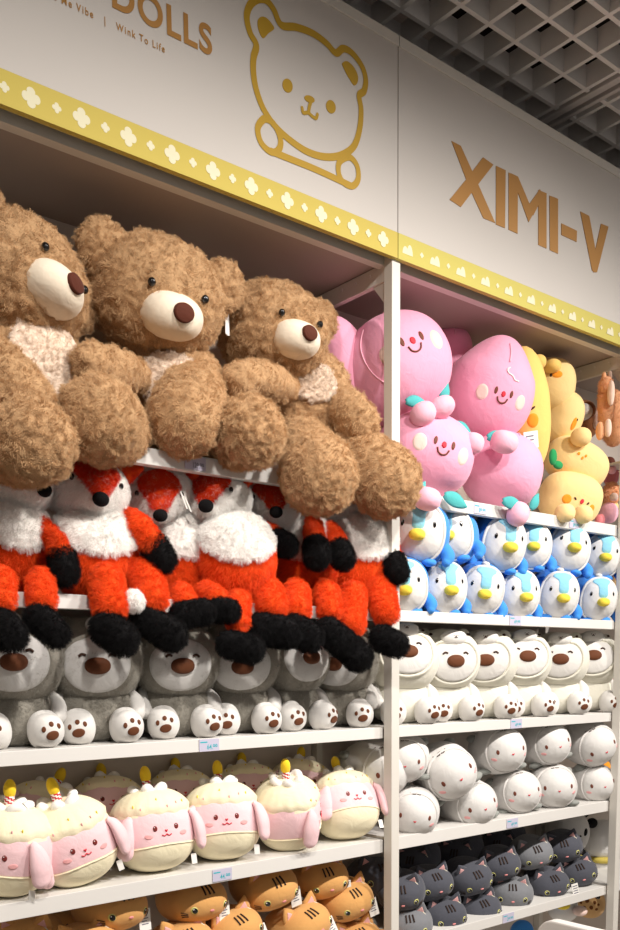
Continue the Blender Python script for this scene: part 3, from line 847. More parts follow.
# ---- seated plush in an animal hood (grey dog / ivory polar bear)
def hooded(name, cat, group, R, fm, fh, facem, paw, dog):
    root = empty(name); tag(root, None, cat, group)
    hs = Surf(1.20*R, 1.0*R, 1.05*R, 2.25).soft(.008, 4, 3)
    ho = sub('head', hs.mesh(48, 32), fm, root, Matrix.Translation((0, -.10*R, 2.02*R)))
    if fh: fur(ho, fh, 420, .0011, 22, clump=.4, rough=.0015, rand=.8, rad=.00045, seed=21, steps=2)
    pk = .66 if dog else .40
    face = closed([(0, pk), (.20, .52 if dog else .42), (.5, .40), (.76, .12), (.74, -.30), (.46, -.64), (0, -.76), (-.46, -.64), (-.74, -.30), (-.76, .12), (-.5, .40), (-.20, .52 if dog else .42)], 5)
    sub('face_patch', patch(hs, FR, face*1.30+(0,-.04), .003 if dog else .004, 9, sink=0 if dog else .0012), facem, ho)
    rim = closed([(0, pk+.05), (.22, .57 if dog else .5), (.55, .46), (.82, .13), (.80, -.34), (.5, -.70), (0, -.83), (-.5, -.70), (-.80, -.34), (-.82, .13), (-.55, .46), (-.22, .57 if dog else .5)], 5)
    rim = rim*1.30+(0, -.04)
    rim = np.vstack([rim, rim[:1]])
    if not dog: sub('hood_rim', sweep(on(hs, FR, rim, .001 if dog else .002), .0022 if dog else .0042, 8, False), fm, ho)
    ns_ = on(hs, FR, [(0, -.10)], .002)[0]
    sub('nose', ell(ns_, .31*R, .12*R, .205*R, nu=28, nv=18, n=2.2), M_cocoa, ho)
    for sx in (-1, 1):
        sub('eye', thread(hs, [(sx*.43, .12), (sx*.35, .17), (sx*.26, .14)], .0026, off=.0045), M_thread, ho)
    # the small animal face on the front of the hood
    d = np.array([0, -.62, .80]) if dog else np.array([0, -.76, .62]); d /= np.linalg.norm(d)
    p = hs.pt([d], .0)[0]
    ss = Surf(.24*R, .17*R, .22*R) if dog else Surf(.46*R, .26*R, .25*R, 2.3)
    g = Geo(); g.add((ss.mesh(24, 16)[0], ss.mesh(24, 16)[1]), 0)
    k = .5 if dog else 1
    for u in (-.16, .16): g.add(patch(ss, FR, oval(u*(2 if dog else 1.6), .22, .07, .07, k=12), .001, 3), 1)
    g.add(patch(ss, FR, oval(0, .12, .11, .085, k=14), .0014, 3), 2 if not dog else 1)
    for sx in (-1, 1): g.add(thread(ss, [(0, .04), (sx*.10, -.08), (sx*.2, .0)], .0008), 1)
    so = sub('hood_snout', (np.array(g.v)+p, g.f, g.m), [facem, M_thread, M_cocoa], ho)
    for sx in (-1, 1):
        e = hs.pt([[sx*.66, .0, .80]], -.002)[0]
        es = Surf(.22*R, .12*R, .20*R)
        eo = sub('ear', es.mesh(24, 16), fm, ho, Matrix.Translation(Vector(e)) @ Matrix.Rotation(sx*.6, 4, 'Y'))
        sub('inner_ear', patch(es, FR, oval(0, 0, .6, .5, k=18), .0012, 4), facem, eo)
        if not dog:
            q = hs.pt([[sx*.60, -.48, .74]], .002)[0]
            sub('hood_eye', ell(q, .06*R, .04*R, .05*R, nu=14, nv=10), M_thread, ho)
    bs = Surf(.98*R, .78*R, .80*R, 2.3, warp=lambda p: p*np.stack([1-.12*p[:, 2]/R, 1-.10*p[:, 2]/R, np.ones(len(p))], 1)).soft(.010, 4, 5)
    bo = sub('body', bs.mesh(44, 30), fm, root, Matrix.Translation((0, .05*R, .79*R)))
    if fh: fur(bo, fh, 420, .0011, 22, clump=.4, rough=.0015, rand=.8, rad=.00045, seed=22, steps=2)
    for sx in (-1, 1):
        sub('arm', limb([(sx*.86*R, -.05*R, 1.22*R), (sx*.98*R, -.30*R, .95*R), (sx*.94*R, -.52*R, .70*R)], [.13*R, .20*R, .20*R], 5, 18), paw, root)
        fs = Surf(.41*R, .43*R, .40*R, 2.2, warp=lambda p: p*np.stack([np.ones(len(p)), np.ones(len(p)), 1+.18*(p[:, 1] > 0)], 1))
        fo = sub('foot', fs.mesh(30, 22), paw, root, Matrix.Translation((sx*.58*R, -.92*R, .395*R)) @ Matrix.Rotation(sx*.18, 4, 'Z'))
        sub('sole_pad', patch(fs, FR, oval(.03, -.26, .42, .30, .25), .0018, 5), M_cocoa, fo)
        for u, v_ in ((-.44, .10), (-.02, .36), (.40, .26)):
            sub('toe_pad', patch(fs, FR, oval(u*1.1, v_*1.15, .16, .20, k=18), .0014, 4), M_cocoa, fo)
    return root
def seat_hooded(proto, R, top, px, py, Y, nx, ny, label, roll=0, k=.75, dz=0):
    c = at(px, py, Y); hc = np.array([c[0], c[1]-.10*R, top+2.02*R])
    d = look(hc, nx, ny, R*1.05)
    yaw = math.atan2(d[0], -d[1])*k
    o = inst(proto, (c[0], Y, top+dz), Matrix.Rotation(yaw, 3, 'Z'), 1, label)
    h = child(o, 'head')[0]
    M = Matrix.Rotation(-yaw, 3, 'Z') @ orient(d, roll, -.10)
    h.matrix_local = Matrix.Translation((0, -.10*R, 2.02*R)) @ M.to_4x4()
    return o
RD = .0825
dog = hooded('hooded_dog_plush', 'dog plush', 'grey hooded dogs in a row', RD, M_grey, H_grey, M_facew, M_pawwhite, True)
zd = TOPS['d']
seat_hooded(dog, RD, zd, 10, 655, .15, 15, 662, 'grey hooded dog plush at the left edge, under the leftmost fox')
seat_hooded(dog, RD, zd, 93, 655, .15, 99, 666, 'grey hooded dog plush second from the left, both paw soles on the shelf')
seat_hooded(dog, RD, zd, 173, 655, .15, 184, 666, 'grey hooded dog plush third from the left, above the 64.99 price card')
seat_hooded(dog, RD, zd, 236, 655, .15, 244, 667, 'grey hooded dog plush fourth along, one eye under a black fox foot')
seat_hooded(dog, RD, zd, 287, 655, .16, 312, 657, 'grey hooded dog plush turned sideways, second from the post')
seat_hooded(dog, RD, zd, 340, 655, .16, 334, 664, 'grey hooded dog plush beside the post, brow hidden by two fox feet', -8)
RW = .082
polar = hooded('polar_bear_plush', 'bear plush', 'ivory polar bears in a row', RW, M_ivory, None, M_pawwhite, M_pawwhite, False)
seat_hooded(polar, RW, zd, 400, 655, .135, 410, 651, 'ivory polar bear plush half hidden behind the white post')
seat_hooded(polar, RW, zd, 443, 655, .135, 457, 661, 'ivory polar bear plush second from the post, dark eye on its hood')
seat_hooded(polar, RW, zd, 483, 655, .135, 487, 660, 'ivory polar bear plush third from the post, snout over its brow')
seat_hooded(polar, RW, zd, 517, 655, .135, 529, 656, 'ivory polar bear plush fourth from the post, above the price card')
seat_hooded(polar, RW, zd, 556, 655, .135, 562, 659, 'ivory polar bear plush second from the right end of its row')
seat_hooded(polar, RW, zd, 588, 655, .135, 595, 655, 'ivory polar bear plush at the right end of its row')

# ---- bunny cake
RB = .086
def bunny():
    root = empty('bunny_cake_plush'); tag(root, None, 'bunny plush', 'bunny cake plushes')
    R = RB
    bs = Surf(R, .92*R, 1.0*R, 2.45).soft(.007, 4, 6)
    v, f = bs.mesh(56, 40)
    nu, R_ = 56, 39; fm = []
    for q in f:
        z = np.mean([v[i][2] for i in q])/R
        fm.append(1 if -.30 < z < .44 else 0)
    body = link_mesh('body', v, f, [M_cream, M_pinkb], root, fm=fm)
    # pleated cup hem
    th = np.linspace(0, 2*PI, 120)
    rr = 1.0+.004*np.sin(th*26)
    d = np.stack([np.cos(th), np.sin(th), np.full(120, -.36)], 1)
    sub('cup_hem', sweep(bs.pt(d, .0006)*rr[:, None], .0016, 6, False), M_cream, body)
    # icing: a cap with a frilled edge
    nr = 14; n = 96; ph = np.linspace(0, 2*PI, n, endpoint=False); V = []; F = []
    edge = 1.03+.018*np.sin(ph*14)+.015*np.sin(ph*5+1)
    for r in range(nr+1):
        k = r/nr
        T = k*edge*1.09
        d = np.stack([np.sin(T)*np.cos(ph), np.sin(T)*np.sin(ph), np.cos(T)], 1)
        off = .006 if r < nr else .0
        V += list(bs.pt(d, off+.0012*np.sin(ph*22)*k**4*(r < nr)))
    for r in range(nr):
        for j in range(n):
            j2 = (j+1) % n; F.append((r*n+j, (r+1)*n+j, (r+1)*n+j2, r*n+j2))
    ic = link_mesh('icing_cap', V, F, M_cream, root)
    for i, (u, w, m) in enumerate([(-.5, .55, M_blush), (-.1, .75, M_beak), (.35, .60, M_blush), (.6, .7, M_beak), (.1, .5, M_blush), (-.75, .75, M_beak)]):
        d = np.array([u, -.75, w]); p = bs.pt([d], .0062)[0]
        sub('sprinkle', ell(p, .0016, .0018, .0042, nu=8, nv=6), m, ic)
    # whipped ruffle and candle
    t = np.linspace(0, 2*PI, 80)
    P = np.stack([(.36+.08*np.sin(t*6))*R*np.cos(t), (.34+.07*np.sin(t*6+1))*R*np.sin(t), .99*R+.008*np.sin(t*6+.5)], 1)
    tp = sub('cream_ruffle', Geo().add(sweep(P, .0095, 10, False)).add(ell((0, 0, 1.0*R), .32*R, .3*R, .07*R, nu=24, nv=10)), M_whip, root)
    C = np.stack([np.zeros(9), np.zeros(9), np.linspace(1.0*R, 1.26*R, 9)], 1)
    vv, ff = sweep(C, .0095, 20)
    fm = [((i % 20)+(i//20)*2) % 6 < 3 for i in range(160)]+[0]*(len(ff)-160)
    ca = link_mesh('candle', vv, ff, [M_candle, M_whip], root, fm=[int(bool(x)) for x in fm])
    sub('flame', ell((0, 0, 1.40*R), (.0118), .0118, .0205, nu=18, nv=12), M_flame, ca)
    # long drooping ears
    for sx in (-1, 1):
        pts = np.array([(sx*.76, -.62, .36), (sx*.90, -.68, .20), (sx*1.0, -.68, -.06), (sx*1.02, -.64, -.36)])*R
        vv, ff = sweep(*(lambda Q: (Q[:, :3], Q[:, 3]))(opened(np.column_stack([pts, np.array([.11, .20, .25, .24])*R]), 5)), 18)
        vv, ff = limb(pts, np.array([.10, .19, .25, .23])*R, 5, 20)
        c = vv.mean(0); q = np.array([sx*.8, -.6, 0]); vv = vv-np.outer((vv-c) @ q, q)*.45
        e = link_mesh('ear', vv, ff, M_pinkb, root)
    # face
    for sx in (-1, 1):
        e = sub('eye', patch(bs, FR, oval(sx*.30, .10, .072, .088, k=18), .0016, 4), M_maroon, body)
        sub('blush', patch(bs, FR, oval(sx*.52, -.10, .155, .078, sx*.08, 22), .0012, 4), M_blush, body)
    g = Geo()
    for sx in (-1, 1): g.add(patch(bs, FR, oval(sx*.30-.02, .135, .02, .022, k=10), .0024, 2))
    g.obj('eye_glint', M_glint, body, smooth=True)
    heart = [(0, -.035), (.03, .0), (.045, .03), (.022, .045), (0, .028), (-.022, .045), (-.045, .03), (-.03, .0)]
    sub('nose', patch(bs, FR, np.array(closed(heart, 3))*1.15+(0, .0), .0018, 3), M_red, body)
    g = Geo()
    for sx in (-1, 1): g.add(thread(bs, [(0, -.07), (sx*.06, -.115), (sx*.13, -.085)], .0011))
    g.obj('mouth', M_red, body, smooth=True)
    g = Geo().box((.70*R, -.55*R, -.93*R), (.70*R+.012, -.55*R+.001, -.93*R+.022))
    g.obj('care_tag', M_paper, root)
    return root
bun = bunny(); zb = TOPS['b']
def place_bunny(px, py, Y, fx, fy, label, roll=0, s=1.0):
    c = at(px, py, Y); c[2] = zb+.985*RB*s+(.022 if Y > .2 else 0)
    inst(bun, c, orient(look(c, fx, fy, RB*.95), roll, 0), s, label)
place_bunny(8, 858, .10, -9, 862, 'pink bunny cake plush cut off by the left edge, front row', -6)
place_bunny(72, 850, .10, 86, 851, 'pink bunny cake plush tipped over, second in the front row', 17)
place_bunny(153, 838, .105, 167, 831, 'pink bunny cake plush standing level, third in the front row', 3)
place_bunny(222, 824, .105, 227, 820, 'pink bunny cake plush above the 44.99 price card', 2)
place_bunny(288, 818, .10, 324, 812, 'pink bunny cake plush turned sideways, its candle tipped over', 16)
place_bunny(345, 806, .105, 358, 795, 'pink bunny cake plush nearest the post in the front row', 0, .97)
place_bunny(40, 812, .235, 44, 815, 'pink bunny cake plush in the shaded back row, at the left, candle tipped', -25, .97)
place_bunny(108, 800, .235, 114, 800, 'pink bunny cake plush in the shaded back row, behind the tipped one', 0, .97)
place_bunny(181, 792, .235, 186, 792, 'pink bunny cake plush in the shaded back row, behind the level one', 0, .97)
place_bunny(248, 785, .235, 254, 785, 'pink bunny cake plush in the shaded back row, behind the sideways one', 0, .97)
place_bunny(300, 782, .235, 306, 782, 'pink bunny cake plush in the shaded back row, nearest the post', -8, .97)

# ---- cat loaf
RC = .064
def cat_loaf(name, cat, group, col, orange):
    root = empty(name); tag(root, None, cat, group); R = RC
    bs = Surf(1.12*R, 1.45*R, .84*R, 2.25, warp=lambda p: p*np.stack([1-.05*p[:, 1]/R, np.ones(len(p)), 1+.06*(p[:, 1]/R)], 1)).soft(.010, 4, 7)
    body = sub('body', bs.mesh(44, 30), col, root)
    for sx in (-1, 1):
        p = bs.pt([[sx*.56, -.62, .72]], -.001)[0]
        es = Surf(.31*R, .09*R, .42*R, 1.7, warp=lambda q: q*np.stack([np.clip(1-.6*q[:, 2]/(.42*R), .15, 1.7), np.ones(len(q)), np.ones(len(q))], 1))
        eo = sub('ear', es.mesh(24, 16), col, root, Matrix.Translation(Vector(p*1.07)) @ Matrix.Rotation(sx*.35, 4, 'Y') @ Matrix.Rotation(.35, 4, 'X'))
        sub('inner_ear', patch(es, FR, closed([(-2.4, -1.6), (2.4, -1.6), (1.9, -.2), (.4, 2.6), (-.4, 2.6), (-1.9, -.2)], 3), .0012, 4), M_earpink, eo)
        ir = sub('eye', patch(bs, FR, oval(sx*.46, -.12, .115, .130, k=20), .0012, 4), M_iris, body)
        g = Geo().add(patch(bs, FR, oval(sx*.445, -.122, .094, .112, k=18), .0018, 4), 0).add(patch(bs, FR, oval(sx*.445-.03, -.08, .03, .03, k=10), .0026, 2), 1)
        sub('pupil', (g.v, g.f, g.m), [M_eye, M_glint], body)
        g = Geo()
        for q in (0, 1, 2): g.add(thread(bs, [(sx*.66, -.24-.06*q), (sx*.82, -.22-.085*q), (sx*.98, -.22-.12*q)], .0008))
        g.obj('whiskers', M_stripe, body, smooth=True)
    sub('nose', patch(bs, FR, oval(0, -.18, .062, .042, k=14), .0018, 3), M_pinkcheek, body)
    for k, u in enumerate((-.13, 0, .13)):
        sub('brow_stripe', thread(bs, [(u, .60), (u*.95, .45), (u*.9, .26)], .0021 if orange else .0026, off=.0006), M_stripe, body)
    # ribbon loop and card
    p = bs.pt([[.70, -.75, .70]], 0)[0]
    t = np.linspace(0, 1, 9)
    L = np.stack([p[0]+.012*np.sin(t*PI)+.008*t, p[1]-.012*t-.004, p[2]-.052*t], 1)
    lo = sub('tag_loop', Geo().add(sweep(L, .0016, 6)), M_loop, root)
    e = L[-1]
    if orange:
        g = Geo().box((e[0]-.014, e[1]-.0006, e[2]-.042), (e[0]+.014, e[1]+.0006, e[2]+.004), 0)
        for q in range(4): g.box((e[0]-.008, e[1]-.0009, e[2]-.029+.006*q), (e[0]+.008-.004*(q % 2), e[1]-.0005, e[2]-.0268+.006*q), 1)
        g.obj('hang_tag', [M_paper, M_grey_ink], root)
    return root
def place_cat(proto, px, py, Y, fx, fy, label, roll=0, s=1.0):
    c = at(px, py, Y)
    M = orient(look(c, fx, fy, RC*1.4*s), roll, -.13)
    return inst(proto, c, M, s, label)
tab = cat_loaf('ginger_cat_plush', 'cat plush', 'ginger cat plushes in a pile', M_tabby, True)
place_cat(tab, 190, 898, .155, 212, 909, 'ginger cat plush below the 44.99 price card, face to the front', 2, 1.02)
place_cat(tab, 108, 906, .155, 131, 916, 'ginger cat plush right under the shelf, below the level bunny cake', 0, 1.02)
place_cat(tab, 262, 884, .155, 284, 900, 'ginger cat plush with a big face under the shelf, right of the price card', 12, 1.05)
place_cat(tab, 318, 877, .165, 332, 889, 'ginger cat plush with a paler face, topmost near the post', 8)
place_cat(tab, 342, 899, .14, 362, 909, 'ginger cat plush nearest the post, loop and card at its cheek', 14)
place_cat(tab, 296, 926, .13, 322, 929, 'ginger cat plush lying across the pile under the paler one', 18, 1.05)
place_cat(tab, 228, 930, .13, 250, 936, 'ginger cat plush low in the pile, left of the one lying across', 16)
place_cat(tab, 180, 944, .13, 196, 952, 'ginger cat plush whose ear alone rises beside the bottom edge', 8)
place_cat(tab, 352, 941, .12, 368, 948, 'ginger cat plush peeking up at the bottom beside the post', 12)
place_cat(tab, 378, 950, .13, 392, 955, 'ginger cat plush lowest, against the post', 8)
place_cat(tab, 84, 948, .13, 96, 958, 'ginger cat plush at the bottom edge under the bunny cakes', 10)
place_cat(tab, 30, 940, .20, 20, 958, 'ginger cat plush in the shade at the left end of the pile', 0)
place_cat(tab, 62, 934, .24, 70, 950, 'ginger cat plush far back in the shade with no face showing', 0)
ch = cat_loaf('charcoal_cat_plush', 'cat plush', 'charcoal cat plushes in two rows', M_char, False)
ch2 = cat_loaf('slate_cat_plush', 'cat plush', 'charcoal cat plushes in two rows', M_char2, False)
CATS = [(ch, 401, 890, .14, 403, 905, 'charcoal cat plush half behind the post, upper row', 6),
        (ch, 427, 883, .145, 441, 891, 'charcoal cat plush first clear of the post in the upper row', 8),
        (ch, 466, 876, .14, 482, 888, 'charcoal cat plush with a long back, third in the upper row', 14),
        (ch, 497, 863, .15, 506, 874, 'charcoal cat plush fourth in the upper row, beside the slate grey one', 10),
        (ch2, 529, 852, .15, 541, 862, 'lighter slate grey cat plush in the upper row', 12),
        (ch, 561, 846, .15, 567, 856, 'charcoal cat plush at the right end of the upper row', 12),
        (ch2, 408, 923, .12, 412, 934, 'lighter slate grey cat plush at the lower left by the post', 6),
        (ch, 440, 914, .12, 454, 923, 'charcoal cat plush second in the lower row', 6),
        (ch, 476, 908, .13, 489, 917, 'charcoal cat plush third in the lower row', 12),
        (ch2, 511, 893, .12, 513, 901, 'lighter slate grey cat plush facing straight out, lower row', 0),
        (ch, 545, 883, .12, 559, 891, 'charcoal cat plush with a care label beside its cheek, lower row', 12),
        (ch, 575, 872, .125, 584, 879, 'charcoal cat plush at the right end of the lower row', 14)]
for pr, px, py, Y, fx, fy, lb, rl in CATS:
    o = place_cat(pr, px, py, Y, fx, fy, lb, rl, .93)
    if 'care label' in lb: LABELLED = o

for px, py, lb in ((418, 858, 'charcoal cat plush in the dark at the back, behind the post end'), (462, 850, 'charcoal cat plush in the dark at the back, over the long-backed one'),
                   (505, 840, 'charcoal cat plush in the dark at the back, over the slate grey one')):
    place_cat(ch, px, py, .25, px-8, py+16, lb, 0, .93)
place_cat(ch, 374, 877, .22, 386, 884, 'charcoal cat plush showing dark behind the ginger cats, left of the post', 0, 1.05)

g = Geo().box((.062, -.062, -.050), (.086, -.061, -.012), 0)
for q in range(4): g.box((.065, -.0624, -.046+.008*q), (.083, -.0618, -.043+.008*q), 1)
g.obj('care_label', [M_paper, M_grey_ink], LABELLED)

# ---- penguin
RP = .070
def penguin():
    root = empty('penguin_plush'); tag(root, None, 'penguin plush', 'blue penguins in two rows'); R = RP
    bs = Surf(.98*R, 1.25*R, 1.06*R, 2.25).soft(.012, 4, 8)
    body = sub('body', bs.mesh(48, 32), M_blue, root)
    face = closed([(-.62, .56), (-.34, .80), (0, .86), (.34, .80), (.62, .56), (.74, .1), (.70, -.42), (.42, -.78), (0, -.90), (-.42, -.78), (-.70, -.42), (-.74, .1)], 5)*(1.34, 1.36)
    sub('face_patch', patch(bs, FR, face, .003, 9), M_facew, body)
    rim = np.vstack([face*1.04, face[:1]*1.04])
    sub('hood_rim', sweep(on(bs, FR, rim, .0015), .0042, 8, False), M_facew, body)
    crown = closed([(0, .80), (.30, .76), (.36, .60), (.16, .36), (.13, .06), (0, .0), (-.13, .06), (-.16, .36), (-.36, .60), (-.30, .76)], 4)*(1.35,1.38)
    sub('crown_patch', patch(bs, FR, crown, .0044, 7, ctr=(0, .7)), M_sky, body)
    p = bs.pt([[0, -1, -.06]], .006)[0]
    bk = Surf(.27*R, .27*R, .185*R, 2.2)
    v, f = bk.mesh(28, 18); sub('beak', (v+p, f), M_beak, body)
    for sx in (-1, 1):
        g = Geo().add(patch(bs, FR, oval(sx*.46, .24, .07, .11, k=18), .0042, 4), 0).add(patch(bs, FR, oval(sx*.46-.012, .285, .02, .025, k=8), .005, 2), 1)
        sub('eye', (g.v, g.f, g.m), [M_eye, M_glint], body)
        sub('flipper', limb(np.array([(sx*.80, -.2, -.35), (sx*1.0, -.45, -.66), (sx*.98, -.62, -.86)])*R, np.array([.20, .24, .15])*R, 4, 14), M_blue, root)
        sub('hood_cheek', patch(bs, FR, oval(sx*.50, 1.14, .12, .09, k=14), .0014, 3), M_pinkcheek, body)
        sub('foot', ell(np.array([sx*.42, -.66, -.90])*R, .26*R, .30*R, .14*R), M_blue, root)
    sub('hood_tuft', ell(np.array([0, -.55, 1.02])*R, .16*R, .2*R, .09*R), M_facew, root)
    return root
pg = penguin()
PEN = [(420, 534, 417, 534, .095, 'penguin plush nearest the post in the top row, facing the aisle', -6, 1.12), (452, 537, 447, 535, .11, 'penguin plush second from the post in the top row', 6, 1.04),
       (494, 544, 511, 547, .10, 'penguin plush third from the post in the top row, blue side showing', -4, 1.10), (527, 548, 534, 546, .11, 'penguin plush fourth from the post in the top row', -4, .98),
       (562, 553, 575, 547, .10, 'penguin plush fifth from the post in the top row', -10, 1.06), (597, 557, 606, 557, .10, 'penguin plush at the right end of the top row', -8, 1.0),
       (402, 586, 405, 590, .10, 'penguin plush half behind the post in the bottom row', 2, 1.0), (437, 588, 452, 590, .10, 'penguin plush second from the post in the bottom row', 0, 1.0),
       (478, 589, 485, 594, .10, 'penguin plush third from the post in the bottom row', -8, 1.0), (511, 594, 527, 597, .10, 'penguin plush in the bottom row just above the price card', 0, 1.0),
       (552, 594, 564, 598, .10, 'penguin plush second from the right in the bottom row', -3, 1.02), (591, 598, 604, 602, .10, 'penguin plush at the right end of the bottom row', 0, 1.0)]
for px, py, fx, fy, Y, lb, rl, s in PEN:
    c = at(px, py, Y); inst(pg, c, orient(look(c, fx, fy, RP*1.35*s), rl, -.05), s, lb)
c = at(378, 545, .20); inst(pg, c, orient(look(c, 400, 545, RP*1.3), 0, 0), 1, 'penguin plush glimpsed left of the post behind the last fox')

# ---- white hooded seal
RS = .069
def seal():
    root = empty('seal_plush'); tag(root, None, 'seal plush', 'white hooded seals in two rows'); R = RS
    bs = Surf(1.02*R, 1.45*R, .98*R, 2.15).soft(.012, 4, 9)
    body = sub('body', bs.mesh(48, 32), M_seal, root)
    face = closed([(-.50, .48), (-.2, .66), (.2, .66), (.5, .48), (.72, .05), (.66, -.45), (.36, -.76), (0, -.84), (-.36, -.76), (-.66, -.45), (-.72, .05)], 5)*1.28
    sub('face_patch', patch(bs, FR, face, .0022, 9), M_facew, body)
    rim = np.vstack([face*1.05, face[:1]*1.05])
    sub('hood_rim', sweep(on(bs, FR, rim, .001), .0030, 8, False), M_seal, body)
    for sx in (-1, 1):
        sub('eye', patch(bs, FR, oval(sx*.42, .0, .07, .098, k=16), .0034, 3), M_brownthread, body)
        sub('blush', patch(bs, FR, oval(sx*.60, -.24, .155, .075, sx*.12, 20), .003, 4), M_blush, body)
        p = bs.pt([[sx*.85, .35, .62]], -.004)[0]
        sub('flipper', ell(p*1.06, .2*R, .3*R, .16*R), M_sealgrey, root)
        p = bs.pt([[sx*.75, -.25, -.75]], 0)[0]
        sub('flipper', ell(p*1.06, .32*R, .3*R, .14*R), M_sealgrey, root)
        g = patch(bs, FR, oval(sx*.30, 1.02, .035, .04, k=12), .0012, 3); sub('hood_eye', g, M_thread, body)
        sub('hood_cheek', patch(bs, FR, oval(sx*.46, .86, .09, .065, k=14), .0010, 3), M_pinkcheek, body)
    sub('hood_nose', patch(bs, FR, oval(0, .98, .11, .075, k=16), .0020, 4), M_cocoa, body)
    g = Geo()
    for sx in (-1, 1): g.add(thread(bs, [(0, .94), (sx*.07, .82), (sx*.17, .86)], .0013))
    g.obj('hood_mouth', M_thread, body, smooth=True)
    sub('mouth', patch(bs, FR, closed([(-.05, .02), (0, .005), (.05, .02), (.03, -.03), (0, -.045), (-.03, -.03)], 3)+(0, -.10), .0034, 3), M_red, body)
    return root
se = seal()
SEA = [(404, 757, 405, 764, .12, 'white hooded seal plush half behind the post, upper row', 0, .95), (442, 771, 459, 777, .10, 'large white hooded seal plush tilted over, hood face showing', 32, 1.17),
       (413, 811, 415, 819, .10, 'white hooded seal plush at the post in the lower row', -6, 1.0), (466, 803, 484, 807, .11, 'white hooded seal plush under the large tilted one', 18, 1.05),
       (496, 750, 512, 752, .12, 'white hooded seal plush third in the upper row', 8, 1.05), (543, 744, 559, 745, .12, 'white hooded seal plush second from the right, upper row', 16, 1.0),
       (587, 742, 605, 750, .11, 'white hooded seal plush at the right end of the upper row', 28, 1.10), (513, 792, 528, 793, .11, 'white hooded seal plush above the price card, lower row', 8, 1.0),
       (551, 786, 559, 789, .10, 'white hooded seal plush second from the right, lower row', 4, 1.05), (590, 783, 604, 785, .11, 'white hooded seal plush at the right end of the lower row', 12, 1.0)]
for px, py, fx, fy, Y, lb, rl, s in SEA:
    c = at(px, py, Y); inst(se, c, orient(look(c, fx, fy, RS*1.4*s), rl, -.05), s, lb)
c = at(374, 768, .17); inst(se, c, orient(look(c, 394, 772, RS*1.6), 10, 0), 1.15, 'white hooded seal plush seen left of the post behind the bunny cakes')

# ------------------------------------------------------------------ pink peaches
def peach(label, px, py, Y, rxp, ryp, fx, fy, roll, feet, leaves, tipped=False, squiggle=False, face=True, seam=None, dep=.95):
    c = at(px, py, Y); s = mpp(c); a, cz = rxp*s, ryp*s; b = a*dep
    root = empty('peach_plush', c, orient(look(c, fx, fy, a), roll, 0)); tag(root, label, 'peach plush', 'pink peach plushes heaped on the top shelf')
    def warp(p):
        p = p.copy()
        z = p[:, 2]/cz
        if tipped:
            k = np.clip(z-.45, 0, 1)
            p[:, 0] *= 1-.55*k; p[:, 1] *= 1-.45*k; p[:, 2] += cz*.32*k
        g = np.exp(-(p[:, 0]/(a*.10))**2)*(p[:, 1] > -.2*b)*.05
        p[:, 1] -= p[:, 1]*g
        return p
    sf = Surf(a, b, cz, 2.2, warp).soft(.012, 4, int(px))
    body = sub('body', sf.mesh(56, 40), M_peach, root)
    if face == 'cheek': sub('cheek_patch', patch(sf, FR, oval(-.45, .1, .20, .21, 0, 30), .0016, 5), M_cheekcream, body)
    elif face:
        for sx in (-1, 1):
            sub('eye', patch(sf, FR, oval(sx*.20, .02, .048, .095, 0, 18), .0016, 4), M_brownthread, body)
            ck = oval(sx*.56, -.10, .20, .21, 0, 30)
            sub('cheek_patch', patch(sf, FR, ck, .0016, 5), M_cheekcream, body)
        sub('nose', patch(sf, FR, oval(0, -.02, .060, .072, 0, 18), .0024, 4), M_red, body)
        sub('smile', thread(sf, [(-.13, -.10), (-.09, -.185), (0, -.22), (.09, -.185), (.13, -.10)], .0022), M_brownthread, body)
    if squiggle:
        sub('squiggle', thread(sf, [(.02, .62), (-.04, .56), (.0, .48), (.12, .44), (.2, .36), (.32, .36)], .0018), M_whip, body)
    sub('crease', thread(sf, [(-.02, 1.6), (.02, 1.1), (.0, .75)], .0018), M_peachfoot, body)
    if seam:
        sub('seam', thread(sf, seam, .0016), M_peachfoot, body)
    Ri = np.array(root.matrix_world.to_3x3().inverted())
    for x, y, YY, rx, ry in feet:
        p = at(x, y, YY); q = mpp(p); v, f = Surf(rx*q, rx*q, ry*q, 2.3).mesh(24, 18)
        sub('foot', (v+Ri @ (p-c), f), M_peachfoot, root)
    for x, y, YY, L, ang in leaves:
        p = at(x, y, YY); q = mpp(p); l = L*q
        # a cupped felt leaf
        n = 12; V = []; F = []
        for i in range(n+1):
            t = i/n; w = l*.30*math.sin(PI*min(1, t*.96+.04))**.7*(1-t*.35)
            for j in range(-3, 4):
                u = j/3
                for th in (0,):
                    V.append((l*(t-.5), -.006*math.cos(u*1.4)-.004*math.sin(t*4), u*w))
        for i in range(n):
            for j in range(6): F.append((i*7+j, (i+1)*7+j, (i+1)*7+j+1, i*7+j+1))
        V = np.array(V); ca, sa = math.cos(math.radians(ang)), math.sin(math.radians(ang))
        V = np.stack([V[:, 0]*ca-V[:, 2]*sa, V[:, 1], V[:, 0]*sa+V[:, 2]*ca], 1)
        V = V @ np.array(Matrix.Rotation(-.35, 3, 'Z')).T
        o = sub('leaf', ((V+p-c) @ Ri.T, F), M_leaf, root)
        m = o.modifiers.new('felt', 'SOLIDIFY'); m.thickness = .004; m.offset = 0
    return root
peach('pink peach plush lying over another, its face right of the white post', 394, 371, .15, 57, 50, 413, 338, 22,
      [(441, 408, .02, 14, 10), (423, 414, .03, 13, 11)], [(444, 392, .05, 20, 70), (415, 402, .05, 22, 5)], seam=[(-.9, 1.0), (-1.2, .4), (-1.15, -.3), (-.7, -.9)])
